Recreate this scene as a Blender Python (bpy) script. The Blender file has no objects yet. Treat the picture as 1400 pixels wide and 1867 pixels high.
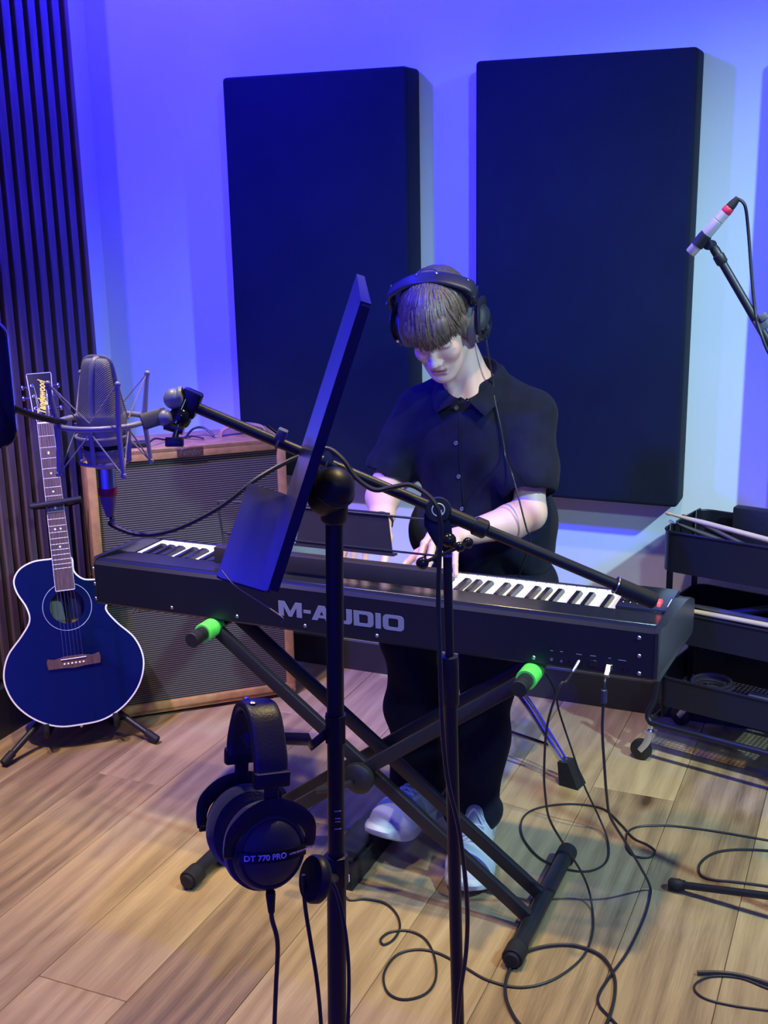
import bpy, bmesh, math, random
import numpy as np
from mathutils import Matrix, Vector
random.seed(7)
rng = np.random.default_rng(7)
scene = bpy.context.scene
COL = scene.collection
PI = math.pi

# ------------------------------------------------------------------ camera
# room frame: X runs along the far wall, Y into it, Z up; the camera stands at X=0, Y=0
FPX, PITCH, ROLL, YAW, CAMH = 2150.0, math.atan(2150/8000), math.atan(162/8000), math.radians(23.63), 1.58
def _axes():
    c, s, cy, sy = math.cos(PITCH), math.sin(PITCH), math.cos(YAW), math.sin(YAW)
    right = Vector((cy, sy, 0)); down = Vector((s*sy, -s*cy, -c)); fwd = Vector((-c*sy, c*cy, -s))
    cr, sr = math.cos(ROLL), math.sin(ROLL)
    return right*cr + down*sr, -right*sr + down*cr, fwd
CR, CD, CF = _axes()
cam_data = bpy.data.cameras.new('camera')
cam_data.sensor_fit = 'HORIZONTAL'; cam_data.sensor_width = 36.0
cam_data.lens = FPX*36.0/1400.0
cam_data.clip_start = 0.05; cam_data.clip_end = 50
camera = bpy.data.objects.new('camera', cam_data); COL.objects.link(camera)
camera.matrix_world = Matrix(((CR.x, -CD.x, -CF.x, 0), (CR.y, -CD.y, -CF.y, 0), (CR.z, -CD.z, -CF.z, CAMH), (0, 0, 0, 1)))
scene.camera = camera

# survey helpers: sight line of the photograph cut with a known plane of the room
CO = Vector((0, 0, CAMH))
def ray(x, y): return CR*((x-700)/FPX) + CD*((y-933.5)/FPX) + CF
def onZ(x, y, z): d = ray(x, y); return CO + d*((z-CAMH)/d.z)
def onY(x, y, Y): d = ray(x, y); return CO + d*(Y/d.y)
def onX(x, y, X): d = ray(x, y); return CO + d*(X/d.x)
def dep(x, y, t): return CO + ray(x, y)*t

# ------------------------------------------------------------------ light
scene.view_settings.view_transform = 'Standard'
scene.view_settings.look = 'None'
scene.view_settings.exposure = 0.0
scene.view_settings.gamma = 1.0
scene.view_settings.use_curve_mapping = False
world = bpy.data.worlds.new('studio_dark'); scene.world = world
world.use_nodes = True
world.node_tree.nodes['Background'].inputs[0].default_value = (0.02, 0.02, 0.06, 1)
world.node_tree.nodes['Background'].inputs[1].default_value = 0.3
def spot(name, loc, target, power, color, angle, blend=0.5, radius=0.05):
    l = bpy.data.lights.new(name, 'SPOT'); l.energy = power; l.color = color
    l.spot_size = math.radians(angle); l.spot_blend = blend; l.shadow_soft_size = radius
    o = bpy.data.objects.new(name, l); COL.objects.link(o); o.location = loc
    o.rotation_euler = (Vector(target)-Vector(loc)).to_track_quat('-Z', 'Y').to_euler()
    return o
def area(name, loc, target, power, color, sx, sy):
    l = bpy.data.lights.new(name, 'AREA'); l.energy = power; l.color = color
    l.shape = 'RECTANGLE'; l.size = sx; l.size_y = sy
    o = bpy.data.objects.new(name, l); COL.objects.link(o); o.location = loc
    o.rotation_euler = (Vector(target)-Vector(loc)).to_track_quat('-Z', 'Y').to_euler()
    return o
BLUE = (0.018, 0.014, 1.0)
COOL = (0.50, 0.88, 1.0)
WARM = (1.0, 0.77, 0.33)
# blue stage wash hung from the ceiling at the left, in front of the wall, and a small one in the corner
spot('blue_wash_lamp', (-2.16, 1.43, 2.70), (-1.70, 3.4, 1.80), 820, BLUE, 104, 1.0, 0.06)
spot('blue_corner_lamp', (-2.08, 3.08, 2.66), (-2.15, 3.44, 1.5), 105, BLUE, 165, 0.9, 0.04)
# cool white ceiling spot at the right, in front of the wall
spot('cool_ceiling_lamp', (1.5, 1.7, 2.72), (-0.50, 3.1, 0.55), 470, COOL, 60, 1.0, 0.05)
spot('cool_front_fill', (0.7, 0.1, 2.72), (-0.65, 3.2, 0.95), 115, COOL, 54, 1.0, 0.08)  # added weak cool fill near the camera, for more ambient white
# added unseen blue fill, bounced off the white rear wall to lift the darks
spot('blue_bounce_fill', (-0.6, 0.2, 2.70), (-0.4, -1.9, 1.5), 740, BLUE, 130, 0.9, 0.1)
# warm ceiling downlights
spot('downlight_lamp', (-0.30, 2.15, 2.74), (-0.32, 2.05, 0), 180, WARM, 86, 0.9, 0.04)
spot('downlight_lamp', (-1.70, 1.75, 2.74), (-1.85, 2.15, 0), 130, WARM, 66, 0.9, 0.04)
spot('downlight_lamp', (-1.20, 1.45, 2.74), (-1.15, 1.62, 0), 80, (1, 0.84, 0.66), 66, 0.9, 0.04)
spot('accent_lamp', (-2.0, 1.30, 2.74), (-1.92, 2.75, 0.20), 260, WARM, 46, 0.9, 0.04)

# ------------------------------------------------------------------ materials
MATS = {}
def mat(name, base, rough=0.5, metal=0.0, spec=0.5, noise=0.0, nscale=20.0, bump=0.0, bscale=200.0, coat=0.0, stretch=(1, 1, 1), sheen=0.0, emit=None, sub=0.0, trans=0.0):
    if name in MATS: return MATS[name]
    m = bpy.data.materials.new(name); m.use_nodes = True
    nt = m.node_tree; b = nt.nodes['Principled BSDF']
    b.inputs['Base Color'].default_value = (*base, 1); b.inputs['Roughness'].default_value = rough
    b.inputs['Metallic'].default_value = metal; b.inputs['Specular IOR Level'].default_value = spec
    b.inputs['Coat Weight'].default_value = coat; b.inputs['Coat Roughness'].default_value = 0.05
    b.inputs['Sheen Weight'].default_value = sheen
    b.inputs['Transmission Weight'].default_value = trans
    if sub: b.inputs['Subsurface Weight'].default_value = sub; b.inputs['Subsurface Radius'].default_value = (0.01, 0.005, 0.003)
    if emit: b.inputs['Emission Color'].default_value = (*emit[:3], 1); b.inputs['Emission Strength'].default_value = emit[3]
    if noise or bump:
        tc = nt.nodes.new('ShaderNodeTexCoord'); mp = nt.nodes.new('ShaderNodeMapping'); mp.inputs['Scale'].default_value = stretch
        nt.links.new(tc.outputs['Object'], mp.inputs['Vector'])
    if noise:
        n = nt.nodes.new('ShaderNodeTexNoise'); n.inputs['Scale'].default_value = nscale; n.inputs['Detail'].default_value = 5
        nt.links.new(mp.outputs[0], n.inputs['Vector'])
        r = nt.nodes.new('ShaderNodeValToRGB'); r.color_ramp.elements[0].position = 0.3; r.color_ramp.elements[1].position = 0.7
        r.color_ramp.elements[0].color = (*[max(0, c*(1-noise)) for c in base], 1)
        r.color_ramp.elements[1].color = (*[min(1, c*(1+noise)) for c in base], 1)
        nt.links.new(n.outputs['Fac'], r.inputs['Fac']); nt.links.new(r.outputs['Color'], b.inputs['Base Color'])
    if bump:
        n2 = nt.nodes.new('ShaderNodeTexNoise'); n2.inputs['Scale'].default_value = bscale; n2.inputs['Detail'].default_value = 3
        nt.links.new(mp.outputs[0], n2.inputs['Vector'])
        bp = nt.nodes.new('ShaderNodeBump'); bp.inputs['Strength'].default_value = bump; bp.inputs['Distance'].default_value = 0.002
        nt.links.new(n2.outputs['Fac'], bp.inputs['Height']); nt.links.new(bp.outputs['Normal'], b.inputs['Normal'])
    MATS[name] = m
    return m
M_PLAST = mat('black_plastic', (0.013, 0.014, 0.018), 0.42, spec=0.35, noise=0.25, nscale=60)
M_PLAST_G = mat('gloss_black_plastic', (0.012, 0.012, 0.014), 0.12)
M_STEEL_B = mat('black_powder_coat', (0.013, 0.014, 0.019), 0.38, spec=0.35, bump=0.15, bscale=900)
M_RUBBER = mat('black_rubber', (0.014, 0.014, 0.018), 0.6, spec=0.3, noise=0.2, nscale=80)
M_CHROME = mat('chrome', (0.78, 0.79, 0.8), 0.12, 1.0)
M_NICKEL = mat('satin_nickel', (0.52, 0.52, 0.53), 0.3, 1.0)
M_CABLE = mat('black_cable_jacket', (0.016, 0.016, 0.020), 0.45, noise=0.2, nscale=120)
M_WHITE_INK = mat('white_print', (0.75, 0.76, 0.78), 0.5)

# ------------------------------------------------------------------ mesh helpers
WM = {}      # world matrix of every object built, by name
def rotz(a): return Matrix.Rotation(a, 4, 'Z')
def basis(o, x, y, z):
    x, y, z, o = Vector(x), Vector(y), Vector(z), Vector(o)
    return Matrix(((x.x, y.x, z.x, o.x), (x.y, y.y, z.y, o.y), (x.z, y.z, z.z, o.z), (0, 0, 0, 1)))
def tag(o, label=None, cat=None, group=None, kind=None):
    if label: o['label'] = label
    if cat: o['category'] = cat
    if group: o['group'] = group
    if kind: o['kind'] = kind
    return o
def thing(name, label, cat, M=None, group=None):
    if M is None: M = Matrix.Identity(4)
    elif not isinstance(M, Matrix): M = Matrix.Translation(Vector(M))
    o = bpy.data.objects.new(name, None); COL.objects.link(o); o.empty_display_size = 0.05
    o.matrix_world = M; WM[o.name] = M.copy()
    return tag(o, label, cat, group)
def perp(d):
    d = Vector(d).normalized(); a = Vector((0, 0, 1)) if abs(d.z) < 0.9 else Vector((1, 0, 0))
    u = d.cross(a).normalized(); return u, d.cross(u).normalized()
def catmull(pts, n=8, closed=False):
    P = [Vector(p) for p in pts]; out = []; N = len(P)
    segs = N if closed else N-1
    for i in range(segs):
        if closed: p0, p1, p2, p3 = P[(i-1) % N], P[i], P[(i+1) % N], P[(i+2) % N]
        else: p0, p1, p2, p3 = P[max(i-1, 0)], P[i], P[i+1], P[min(i+2, N-1)]
        for k in range(n):
            t = k/n
            out.append(0.5*((2*p1)+(p2-p0)*t+(2*p0-5*p1+4*p2-p3)*t*t+(3*p1-p0-3*p2+p3)*t**3))
    if not closed: out.append(P[-1].copy())
    return out
class MB:
    """collects shapes; build() links them as one mesh object"""
    def __init__(s): s.v = []; s.f = []; s.m = None
    def add(s, verts, faces, M=None):
        b = len(s.v)
        if M is not None: verts = [M @ Vector(v) for v in verts]
        s.v += [Vector(v) for v in verts]; s.f += [tuple(i+b for i in f) for f in faces]; return s
    def box(s, c, size, M=None, bev=0.0, seg=2):
        hx, hy, hz = size[0]/2, size[1]/2, size[2]/2
        if bev <= 0:
            vs = [Vector(c)+Vector((sx*hx, sy*hy, sz*hz)) for sx in (-1, 1) for sy in (-1, 1) for sz in (-1, 1)]
            return s.add(vs, [(0, 1, 3, 2), (4, 6, 7, 5), (0, 4, 5, 1), (2, 3, 7, 6), (0, 2, 6, 4), (1, 5, 7, 3)], M)
        bm = bmesh.new(); bmesh.ops.create_cube(bm, size=1.0)
        for v in bm.verts: v.co = Vector((v.co.x*size[0], v.co.y*size[1], v.co.z*size[2]))+Vector(c)
        bmesh.ops.bevel(bm, geom=list(bm.edges), offset=bev, segments=seg, affect='EDGES', profile=0.5)
        bm.verts.index_update()
        s.add([v.co.copy() for v in bm.verts], [tuple(v.index for v in f.verts) for f in bm.faces], M); bm.free(); return s
    def prism(s, poly, z0, z1, M=None, bev=0.0, seg=2):
        """polygon in XY extruded from z0 to z1"""
        n = len(poly)
        if bev <= 0:
            vs = [(p[0], p[1], z0) for p in poly]+[(p[0], p[1], z1) for p in poly]
            fs = [tuple(range(n-1, -1, -1)), tuple(range(n, 2*n))]+[(i, (i+1) % n, (i+1) % n+n, i+n) for i in range(n)]
            return s.add(vs, fs, M)
        bm = bmesh.new()
        a = [bm.verts.new((p[0], p[1], z0)) for p in poly]; b = [bm.verts.new((p[0], p[1], z1)) for p in poly]
        bm.faces.new(a[::-1]); bm.faces.new(b)
        for i in range(n): bm.faces.new((a[i], a[(i+1) % n], b[(i+1) % n], b[i]))
        es = [e for e in bm.edges if abs(e.verts[0].co.z-e.verts[1].co.z) < 1e-6]
        bmesh.ops.bevel(bm, geom=es, offset=bev, segments=seg, affect='EDGES', profile=0.5)
        bm.verts.index_update()
        s.add([v.co.copy() for v in bm.verts], [tuple(v.index for v in f.verts) for f in bm.faces], M); bm.free(); return s
    def cyl(s, a, b, r, r2=None, n=20, caps=True, bev=0.0):
        a, b = Vector(a), Vector(b); r2 = r if r2 is None else r2
        if bev > 0:
            L = (b-a).length; return s.lathe([(0, 0), (r-bev, 0), (r, bev), (r2, L-bev), (r2-bev, L), (0, L)], a, b-a, n)
        u, w = perp(b-a); vs = []
        for p, rr in ((a, r), (b, r2)):
            for i in range(n):
                t = 2*PI*i/n; vs.append(p+u*(rr*math.cos(t))+w*(rr*math.sin(t)))
        fs = [(i, (i+1) % n, (i+1) % n+n, i+n) for i in range(n)]
        if caps: fs += [tuple(range(n-1, -1, -1)), tuple(range(n, 2*n))]
        return s.add(vs, fs)
    def lathe(s, prof, o=(0, 0, 0), axis=(0, 0, 1), n=24, u=None, sx=1.0, sy=1.0):
        """profile of (radius, height) turned round axis through o"""
        o = Vector(o); d = Vector(axis).normalized()
        if u is None: u, w = perp(d)
        else: u = Vector(u).normalized(); w = d.cross(u)
        vs, ring = [], []
        for r, h in prof:
            if r < 1e-7: ring.append([len(vs)]); vs.append(o+d*h)
            else:
                ring.append(list(range(len(vs), len(vs)+n)))
                vs += [o+d*h+u*(r*sx*math.cos(2*PI*i/n))+w*(r*sy*math.sin(2*PI*i/n)) for i in range(n)]
        fs = []
        for a, b in zip(ring[:-1], ring[1:]):
            if len(a) == 1 and len(b) == 1: continue
            for i in range(n):
                j = (i+1) % n
                if len(a) == 1: fs.append((a[0], b[j], b[i]))
                elif len(b) == 1: fs.append((a[i], a[j], b[0]))
                else: fs.append((a[i], a[j], b[j], b[i]))
        return s.add(vs, fs)
    def sphere(s, c, r, n=16, sc=(1, 1, 1), M=None):
        m = max(6, n//2); vs = [Vector((0, 0, r*sc[2]))]
        for k in range(1, m):
            p = PI*k/m
            vs += [Vector((r*sc[0]*math.sin(p)*math.cos(2*PI*i/n), r*sc[1]*math.sin(p)*math.sin(2*PI*i/n), r*sc[2]*math.cos(p))) for i in range(n)]
        vs.append(Vector((0, 0, -r*sc[2]))); fs = [(0, 1+i, 1+(i+1) % n) for i in range(n)]
        for k in range(m-2):
            fs += [(1+k*n+i, 1+(k+1)*n+i, 1+(k+1)*n+(i+1) % n, 1+k*n+(i+1) % n) for i in range(n)]
        b = 1+(m-2)*n; fs += [(b+i, len(vs)-1, b+(i+1) % n) for i in range(n)]
        if M is not None: vs = [M @ v for v in vs]
        return s.add([v+Vector(c) for v in vs], fs)
    def tube(s, pts, r, n=10, sub=0, closed=False, caps=True, flat=None, up=None):
        """sweep along a polyline; r number or list; flat=(a,b) gives an elliptic section"""
        P = [Vector(p) for p in pts]
        R = list(r) if isinstance(r, (list, tuple)) else None
        if sub:
            Q = catmull(P, sub, closed)
            if R: R = list(np.interp(np.linspace(0, 1, len(Q)), np.linspace(0, 1, len(R)), R))
            P = Q
        N = len(P); R = R or [r]*N
        T = [((P[(i+1) % N] if closed or i < N-1 else P[i])-(P[(i-1) % N] if closed or i > 0 else P[i])).normalized() for i in range(N)]
        u = (Vector(up)-T[0]*Vector(up).dot(T[0])).normalized() if up is not None else perp(T[0])[0]
        vs = []
        for i in range(N):
            if up is not None: u = Vector(up)
            u = (u-T[i]*u.dot(T[i]))
            u = u.normalized() if u.length > 1e-6 else perp(T[i])[0]
            w = T[i].cross(u)
            fa, fb = flat if flat else (1, 1)
            vs += [P[i]+u*(R[i]*fa*math.cos(2*PI*k/n))+w*(R[i]*fb*math.sin(2*PI*k/n)) for k in range(n)]
        fs = []
        for i in range(N if closed else N-1):
            a, b = i*n, ((i+1) % N)*n
            fs += [(a+k, a+(k+1) % n, b+(k+1) % n, b+k) for k in range(n)]
        if not closed and caps: fs += [tuple(range(n-1, -1, -1)), tuple(range((N-1)*n, N*n))]
        return s.add(vs, fs)
    def torus(s, c, axis, R, r, n=40, m=10, u=None, sx=1, sy=1):
        d = Vector(axis).normalized()
        if u is None: u, w = perp(d)
        else: u = Vector(u).normalized(); w = d.cross(u)
        return s.tube([Vector(c)+u*(R*sx*math.cos(2*PI*i/n))+w*(R*sy*math.sin(2*PI*i/n)) for i in range(n)], r, m, closed=True)
    def xf(s, M): s.v = [M @ v for v in s.v]; return s
    def mesh(s, name, smooth=40):
        me = bpy.data.meshes.new(name); me.from_pydata([tuple(v) for v in s.v], [], s.f); me.validate(); me.update()
        if smooth:
            me.polygons.foreach_set('use_smooth', [True]*len(me.polygons)); me.set_sharp_from_angle(angle=math.radians(smooth))
        return me
    def build(s, name, material, parent=None, local=False, smooth=40, label=None, cat=None, group=None, kind=None, fix=True):
        """verts are world coordinates (or the parent's, with local=True)"""
        if parent is not None:
            if not local: Mi = WM[parent.name].inverted(); s.v = [Mi @ v for v in s.v]
            M = WM[parent.name]
        else:
            lo = Vector([min(v[i] for v in s.v) for i in range(3)]); hi = Vector([max(v[i] for v in s.v) for i in range(3)])
            o = Vector(((lo.x+hi.x)/2, (lo.y+hi.y)/2, lo.z)); s.v = [v-o for v in s.v]; M = Matrix.Translation(o)
        me = s.mesh(name, smooth)
        if fix:
            bm = bmesh.new(); bm.from_mesh(me); bmesh.ops.recalc_face_normals(bm, faces=bm.faces); bm.to_mesh(me); bm.free()
        return link(name, me, material, parent, M, label, cat, group, kind)
def link(name, me, material, parent=None, M=None, label=None, cat=None, group=None, kind=None):
    if material and not me.materials: me.materials.append(material)
    ob = bpy.data.objects.new(name, me); COL.objects.link(ob)
    if parent is not None: ob.parent = parent; WM[ob.name] = WM[parent.name].copy()
    else: ob.matrix_world = M; WM[ob.name] = M.copy()
    return tag(ob, label, cat, group, kind)
def text_mb(body, size, M, extrude=0.0006, shear=0.0, sx=1.0, bold=0.0, align='CENTER', spacing=1.0):
    """letters as real raised geometry, in the XY plane of M"""
    cu = bpy.data.curves.new('lettering', 'FONT'); cu.body = body; cu.size = size; cu.extrude = extrude; cu.shear = shear
    cu.align_x = align; cu.align_y = 'CENTER'; cu.offset = bold; cu.resolution_u = 4; cu.space_character = spacing
    ob = bpy.data.objects.new('lettering', cu); COL.objects.link(ob)
    dg = bpy.context.evaluated_depsgraph_get(); dg.update()
    me = bpy.data.meshes.new_from_object(ob.evaluated_get(dg))
    mb = MB(); mb.add([M @ Vector((v.co.x*sx, v.co.y, v.co.z)) for v in me.vertices], [tuple(p.vertices) for p in me.polygons])
    bpy.data.objects.remove(ob); bpy.data.curves.remove(cu); bpy.data.meshes.remove(me)
    return mb
def dup(root, M, label=None, group=None):
    r = root.copy(); COL.objects.link(r); r.matrix_world = M; WM[r.name] = M.copy()
    if label: r['label'] = label
    if group: r['group'] = group
    for ch in [c for c in bpy.data.objects if c.parent == root]:
        c = ch.copy(); COL.objects.link(c); c.parent = r; WM[c.name] = M.copy()
        for g in [q for q in bpy.data.objects if q.parent == ch]:
            d = g.copy(); COL.objects.link(d); d.parent = c; WM[d.name] = M.copy()
    return r
# ------------------------------------------------------------------ the room
WALL_Y, LEFT_X, RIGHT_X, REAR_Y, CEIL = 3.445, -2.548, 2.3, -1.9, 2.78
M_WALL = mat('matte_white_wall_paint', (0.74, 0.75, 0.76), 0.75, spec=0.25, noise=0.03, nscale=3, bump=0.06, bscale=160)
M_CEIL = mat('ceiling_paint', (0.7, 0.7, 0.72), 0.9)
M_SKIRT = mat('black_skirting_paint', (0.018, 0.018, 0.022), 0.45)
def slab(name, lo, hi, m, kind='structure'):
    mb = MB(); mb.box([(a+b)/2 for a, b in zip(lo, hi)], [b-a for a, b in zip(lo, hi)])
    return mb.build(name, m, kind=kind, smooth=0)
wall_far = slab('wall_far', (LEFT_X-0.1, WALL_Y, -0.02), (RIGHT_X+0.1, WALL_Y+0.1, CEIL), M_WALL)
tag(wall_far, 'white painted far wall washed in blue light', 'wall')
wall_left = slab('wall_left', (LEFT_X-0.1, REAR_Y, -0.02), (LEFT_X, WALL_Y, CEIL), M_WALL)
tag(wall_left, 'left wall clad in dark vertical wooden slats', 'wall')
tag(slab('wall_right', (RIGHT_X, REAR_Y, -0.02), (RIGHT_X+0.1, WALL_Y, CEIL), M_CEIL), 'plain grey right wall of the studio', 'wall')
tag(slab('wall_rear', (LEFT_X-0.1, REAR_Y-0.1, -0.02), (RIGHT_X+0.1, REAR_Y, CEIL), M_CEIL), 'plain grey rear wall of the studio', 'wall')
tag(slab('ceiling', (LEFT_X-0.1, REAR_Y-0.1, CEIL), (RIGHT_X+0.1, WALL_Y+0.1, CEIL+0.1), M_CEIL), 'grey painted ceiling of the studio', 'ceiling')
tag(slab('baseboard_far', (-2.05, WALL_Y-0.018, 0), (RIGHT_X, WALL_Y, 0.104), M_SKIRT), 'black skirting board along the far wall', 'baseboard')

# oak floor: base slab and individual planks
def oak_material():
    m = bpy.data.materials.new('oak_plank'); m.use_nodes = True; nt = m.node_tree; L = nt.links.new
    b = nt.nodes['Principled BSDF']; b.inputs['Roughness'].default_value = 0.42; b.inputs['Specular IOR Level'].default_value = 0.35
    tc = nt.nodes.new('ShaderNodeTexCoord'); oi = nt.nodes.new('ShaderNodeObjectInfo')
    mul = nt.nodes.new('ShaderNodeVectorMath'); mul.operation = 'MULTIPLY_ADD'
    cmb = nt.nodes.new('ShaderNodeCombineXYZ')
    for k, f in enumerate((37.0, 53.0, 11.0)):
        q = nt.nodes.new('ShaderNodeMath'); q.operation = 'MULTIPLY'; q.inputs[1].default_value = f
        L(oi.outputs['Random'], q.inputs[0]); L(q.outputs[0], cmb.inputs[k])
    mul.inputs[1].default_value = (1, 1, 1); L(tc.outputs['Object'], mul.inputs[0]); L(cmb.outputs[0], mul.inputs[2])
    def mapped(sc):
        mp = nt.nodes.new('ShaderNodeMapping'); mp.inputs['Scale'].default_value = sc; L(mul.outputs[0], mp.inputs['Vector']); return mp.outputs[0]
    def noise(vec, scale, detail=6, rough=0.6, dist=0.0):
        n = nt.nodes.new('ShaderNodeTexNoise'); n.inputs['Scale'].default_value = scale; n.inputs['Detail'].default_value = detail
        n.inputs['Roughness'].default_value = rough; n.inputs['Distortion'].default_value = dist; L(vec, n.inputs['Vector']); return n.outputs['Fac']
    grain = noise(mapped((115, 3.0, 1)), 1.5, 7, 0.66, 0.9)
    fine = noise(mapped((300, 6, 1)), 1.3, 4, 0.75)
    broad = noise(mapped((5, 1.1, 1)), 1.3, 4, 0.55, 1.6)
    # growth-ring figure round the knots
    wv = nt.nodes.new('ShaderNodeTexWave'); wv.wave_type = 'BANDS'; wv.bands_direction = 'X'; wv.inputs['Scale'].default_value = 2.2
    wv.inputs['Distortion'].default_value = 16.0; wv.inputs['Detail'].default_value = 2; wv.inputs['Detail Scale'].default_value = 0.7
    L(mapped((2.4, 0.34, 1)), wv.inputs['Vector'])
    vor = nt.nodes.new('ShaderNodeTexVoronoi'); vor.inputs['Scale'].default_value = 1.0; vor.inputs['Randomness'].default_value = 1.0
    L(mapped((4.2, 1.5, 1)), vor.inputs['Vector'])
    kn = nt.nodes.new('ShaderNodeValToRGB'); kn.color_ramp.elements[0].position = 0.035; kn.color_ramp.elements[1].position = 0.11
    kn.color_ramp.elements[0].color = (0.22, 0.17, 0.13, 1); kn.color_ramp.elements[1].color = (1, 1, 1, 1); L(vor.outputs['Distance'], kn.inputs['Fac'])
    ramp = nt.nodes.new('ShaderNodeValToRGB'); e = ramp.color_ramp.elements
    e[0].position = 0.30; e[0].color = (0.150, 0.097, 0.054, 1); e[1].position = 0.73; e[1].color = (0.51, 0.380, 0.205, 1)
    k = e.new(0.5); k.color = (0.335, 0.232, 0.120, 1)
    def mix(a, bb, fac):
        q = nt.nodes.new('ShaderNodeMix'); q.data_type = 'FLOAT'; q.inputs[0].default_value = fac; L(a, q.inputs[2]); L(bb, q.inputs[3]); return q.outputs[0]
    v = mix(mix(mix(grain, fine, 0.52), broad, 0.42), wv.outputs['Fac'], 0.10)
    tone = nt.nodes.new('ShaderNodeMapRange'); tone.inputs[3].default_value = -0.08; tone.inputs[4].default_value = 0.10; L(oi.outputs['Random'], tone.inputs[0])
    ad = nt.nodes.new('ShaderNodeMath'); ad.operation = 'ADD'; L(v, ad.inputs[0]); L(tone.outputs[0], ad.inputs[1])
    L(ad.outputs[0], ramp.inputs['Fac'])
    mx = nt.nodes.new('ShaderNodeMix'); mx.data_type = 'RGBA'; mx.blend_type = 'MULTIPLY'; mx.inputs[0].default_value = 1
    L(ramp.outputs['Color'], mx.inputs[6]); L(kn.outputs['Color'], mx.inputs[7]); L(mx.outputs[2], b.inputs['Base Color'])
    bp = nt.nodes.new('ShaderNodeBump'); bp.inputs['Strength'].default_value = 0.12; bp.inputs['Distance'].default_value = 0.001
    L(v, bp.inputs['Height']); L(bp.outputs['Normal'], b.inputs['Normal'])
    return m
M_OAK = oak_material()
floor = slab('floor', (LEFT_X-0.1, REAR_Y-0.1, -0.08), (RIGHT_X+0.1, WALL_Y+0.1, -0.014), M_SKIRT)
tag(floor, 'oak plank floor running towards the far wall', 'floor')
PW = 0.222
kx = int((LEFT_X+1.33)/PW)-1
for k in range(kx, int((RIGHT_X+1.33)/PW)+1):
    x0, x1 = max(-1.33+k*PW, LEFT_X), min(-1.33+(k+1)*PW, RIGHT_X)
    if x1-x0 < 0.02: continue
    y = REAR_Y+random.uniform(-1.2, 0.0)
    if k == -1: y = 1.677-1.83*2
    while y < WALL_Y:
        L_ = 1.83
        a, b = max(y, REAR_Y), min(y+L_, WALL_Y); y += L_
        if b-a < 0.03: continue
        mb = MB(); mb.box((0, 0, -0.007), (x1-x0-0.0012, b-a-0.0012, 0.014), bev=0.0012, seg=1)
        pl = MB(); pl.v = [v+Vector(((x0+x1)/2, (a+b)/2, 0)) for v in mb.v]; pl.f = mb.f
        me = mb.mesh('plank', 0); me.materials.append(M_OAK)
        ob = bpy.data.objects.new('plank', me); COL.objects.link(ob); ob.parent = floor
        ob.location = Vector(((x0+x1)/2, (a+b)/2, 0))-WM[floor.name].translation

# slatted cladding on the left wall
M_SLAT = mat('dark_stained_slat', (0.115, 0.075, 0.085), 0.42, noise=0.4, nscale=6, stretch=(14, 14, 0.8), bump=0.1, bscale=60)
M_FELT = mat('black_felt_backing', (0.006, 0.006, 0.007), 0.95)
M_TRIM = mat('brown_edge_trim', (0.16, 0.085, 0.045), 0.4, noise=0.25, nscale=8, stretch=(10, 10, 1))
SX, SEND = -2.425, 3.200
bk = MB(); bk.box(((SX-0.026+LEFT_X)/2, (SEND+0.0)/2, CEIL/2+0.05), (SX-0.026-LEFT_X, SEND, CEIL-0.1))
bk.build('backing_board', M_FELT, wall_left, smooth=0)
P_ = 0.0563
slat_me = None
for i in range(56):
    yc = SEND-0.028-0.021-P_*i-0.008
    if yc < 0.03: break
    if slat_me is None:
        mb = MB(); mb.box((0, 0, 0), (0.026, 0.030, CEIL-0.16), bev=0.002, seg=1); slat_me = mb.mesh('slat', 0); slat_me.materials.append(M_SLAT)
    ob = bpy.data.objects.new('slat', slat_me); COL.objects.link(ob); ob.parent = wall_left
    ob.location = Vector((SX-0.013, yc, CEIL/2+0.08))-WM[wall_left.name].translation
tr = MB(); tr.box(((SX+LEFT_X)/2, SEND-0.006, CEIL/2), (SX-LEFT_X, 0.014, CEIL)); tr.build('edge_trim', M_TRIM, wall_left, smooth=0)
tag(slab('baseboard_left', (SX-0.02, 0.0, 0), (SX+0.022, SEND, 0.155), M_SKIRT), 'black skirting board under the wooden slats', 'baseboard')

# acoustic panels on the far wall
M_FABRIC = mat('black_acoustic_fabric', (0.009, 0.012, 0.025), 0.9, spec=0.15, noise=0.12, nscale=4, bump=0.35, bscale=700, sheen=0.03)
pan = None
for x0, lab in ((-1.975, 'black fabric acoustic panel on the blue wall behind the music stand'),
                (-1.153, 'black fabric acoustic panel on the wall behind the seated pianist'),
                (-0.277, 'black fabric acoustic panel cut off by the right edge, behind the slim microphone')):
    M = Matrix.Translation((x0+0.3065, WALL_Y, 0.694))
    if pan is None:
        pan = thing('acoustic_absorber', lab, 'acoustic panel', M, 'fabric panels on the far wall')
        mb = MB(); mb.box((0, -0.055, 0.622), (0.613, 0.11, 1.244), bev=0.012, seg=3); mb.build('fabric_cover', M_FABRIC, pan, local=True)
        mb = MB(); mb.box((0, -0.004, 0.622), (0.57, 0.008, 1.2)); mb.build('back_frame', M_SKIRT, pan, local=True, smooth=0)
    else: dup(pan, M, lab)
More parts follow.
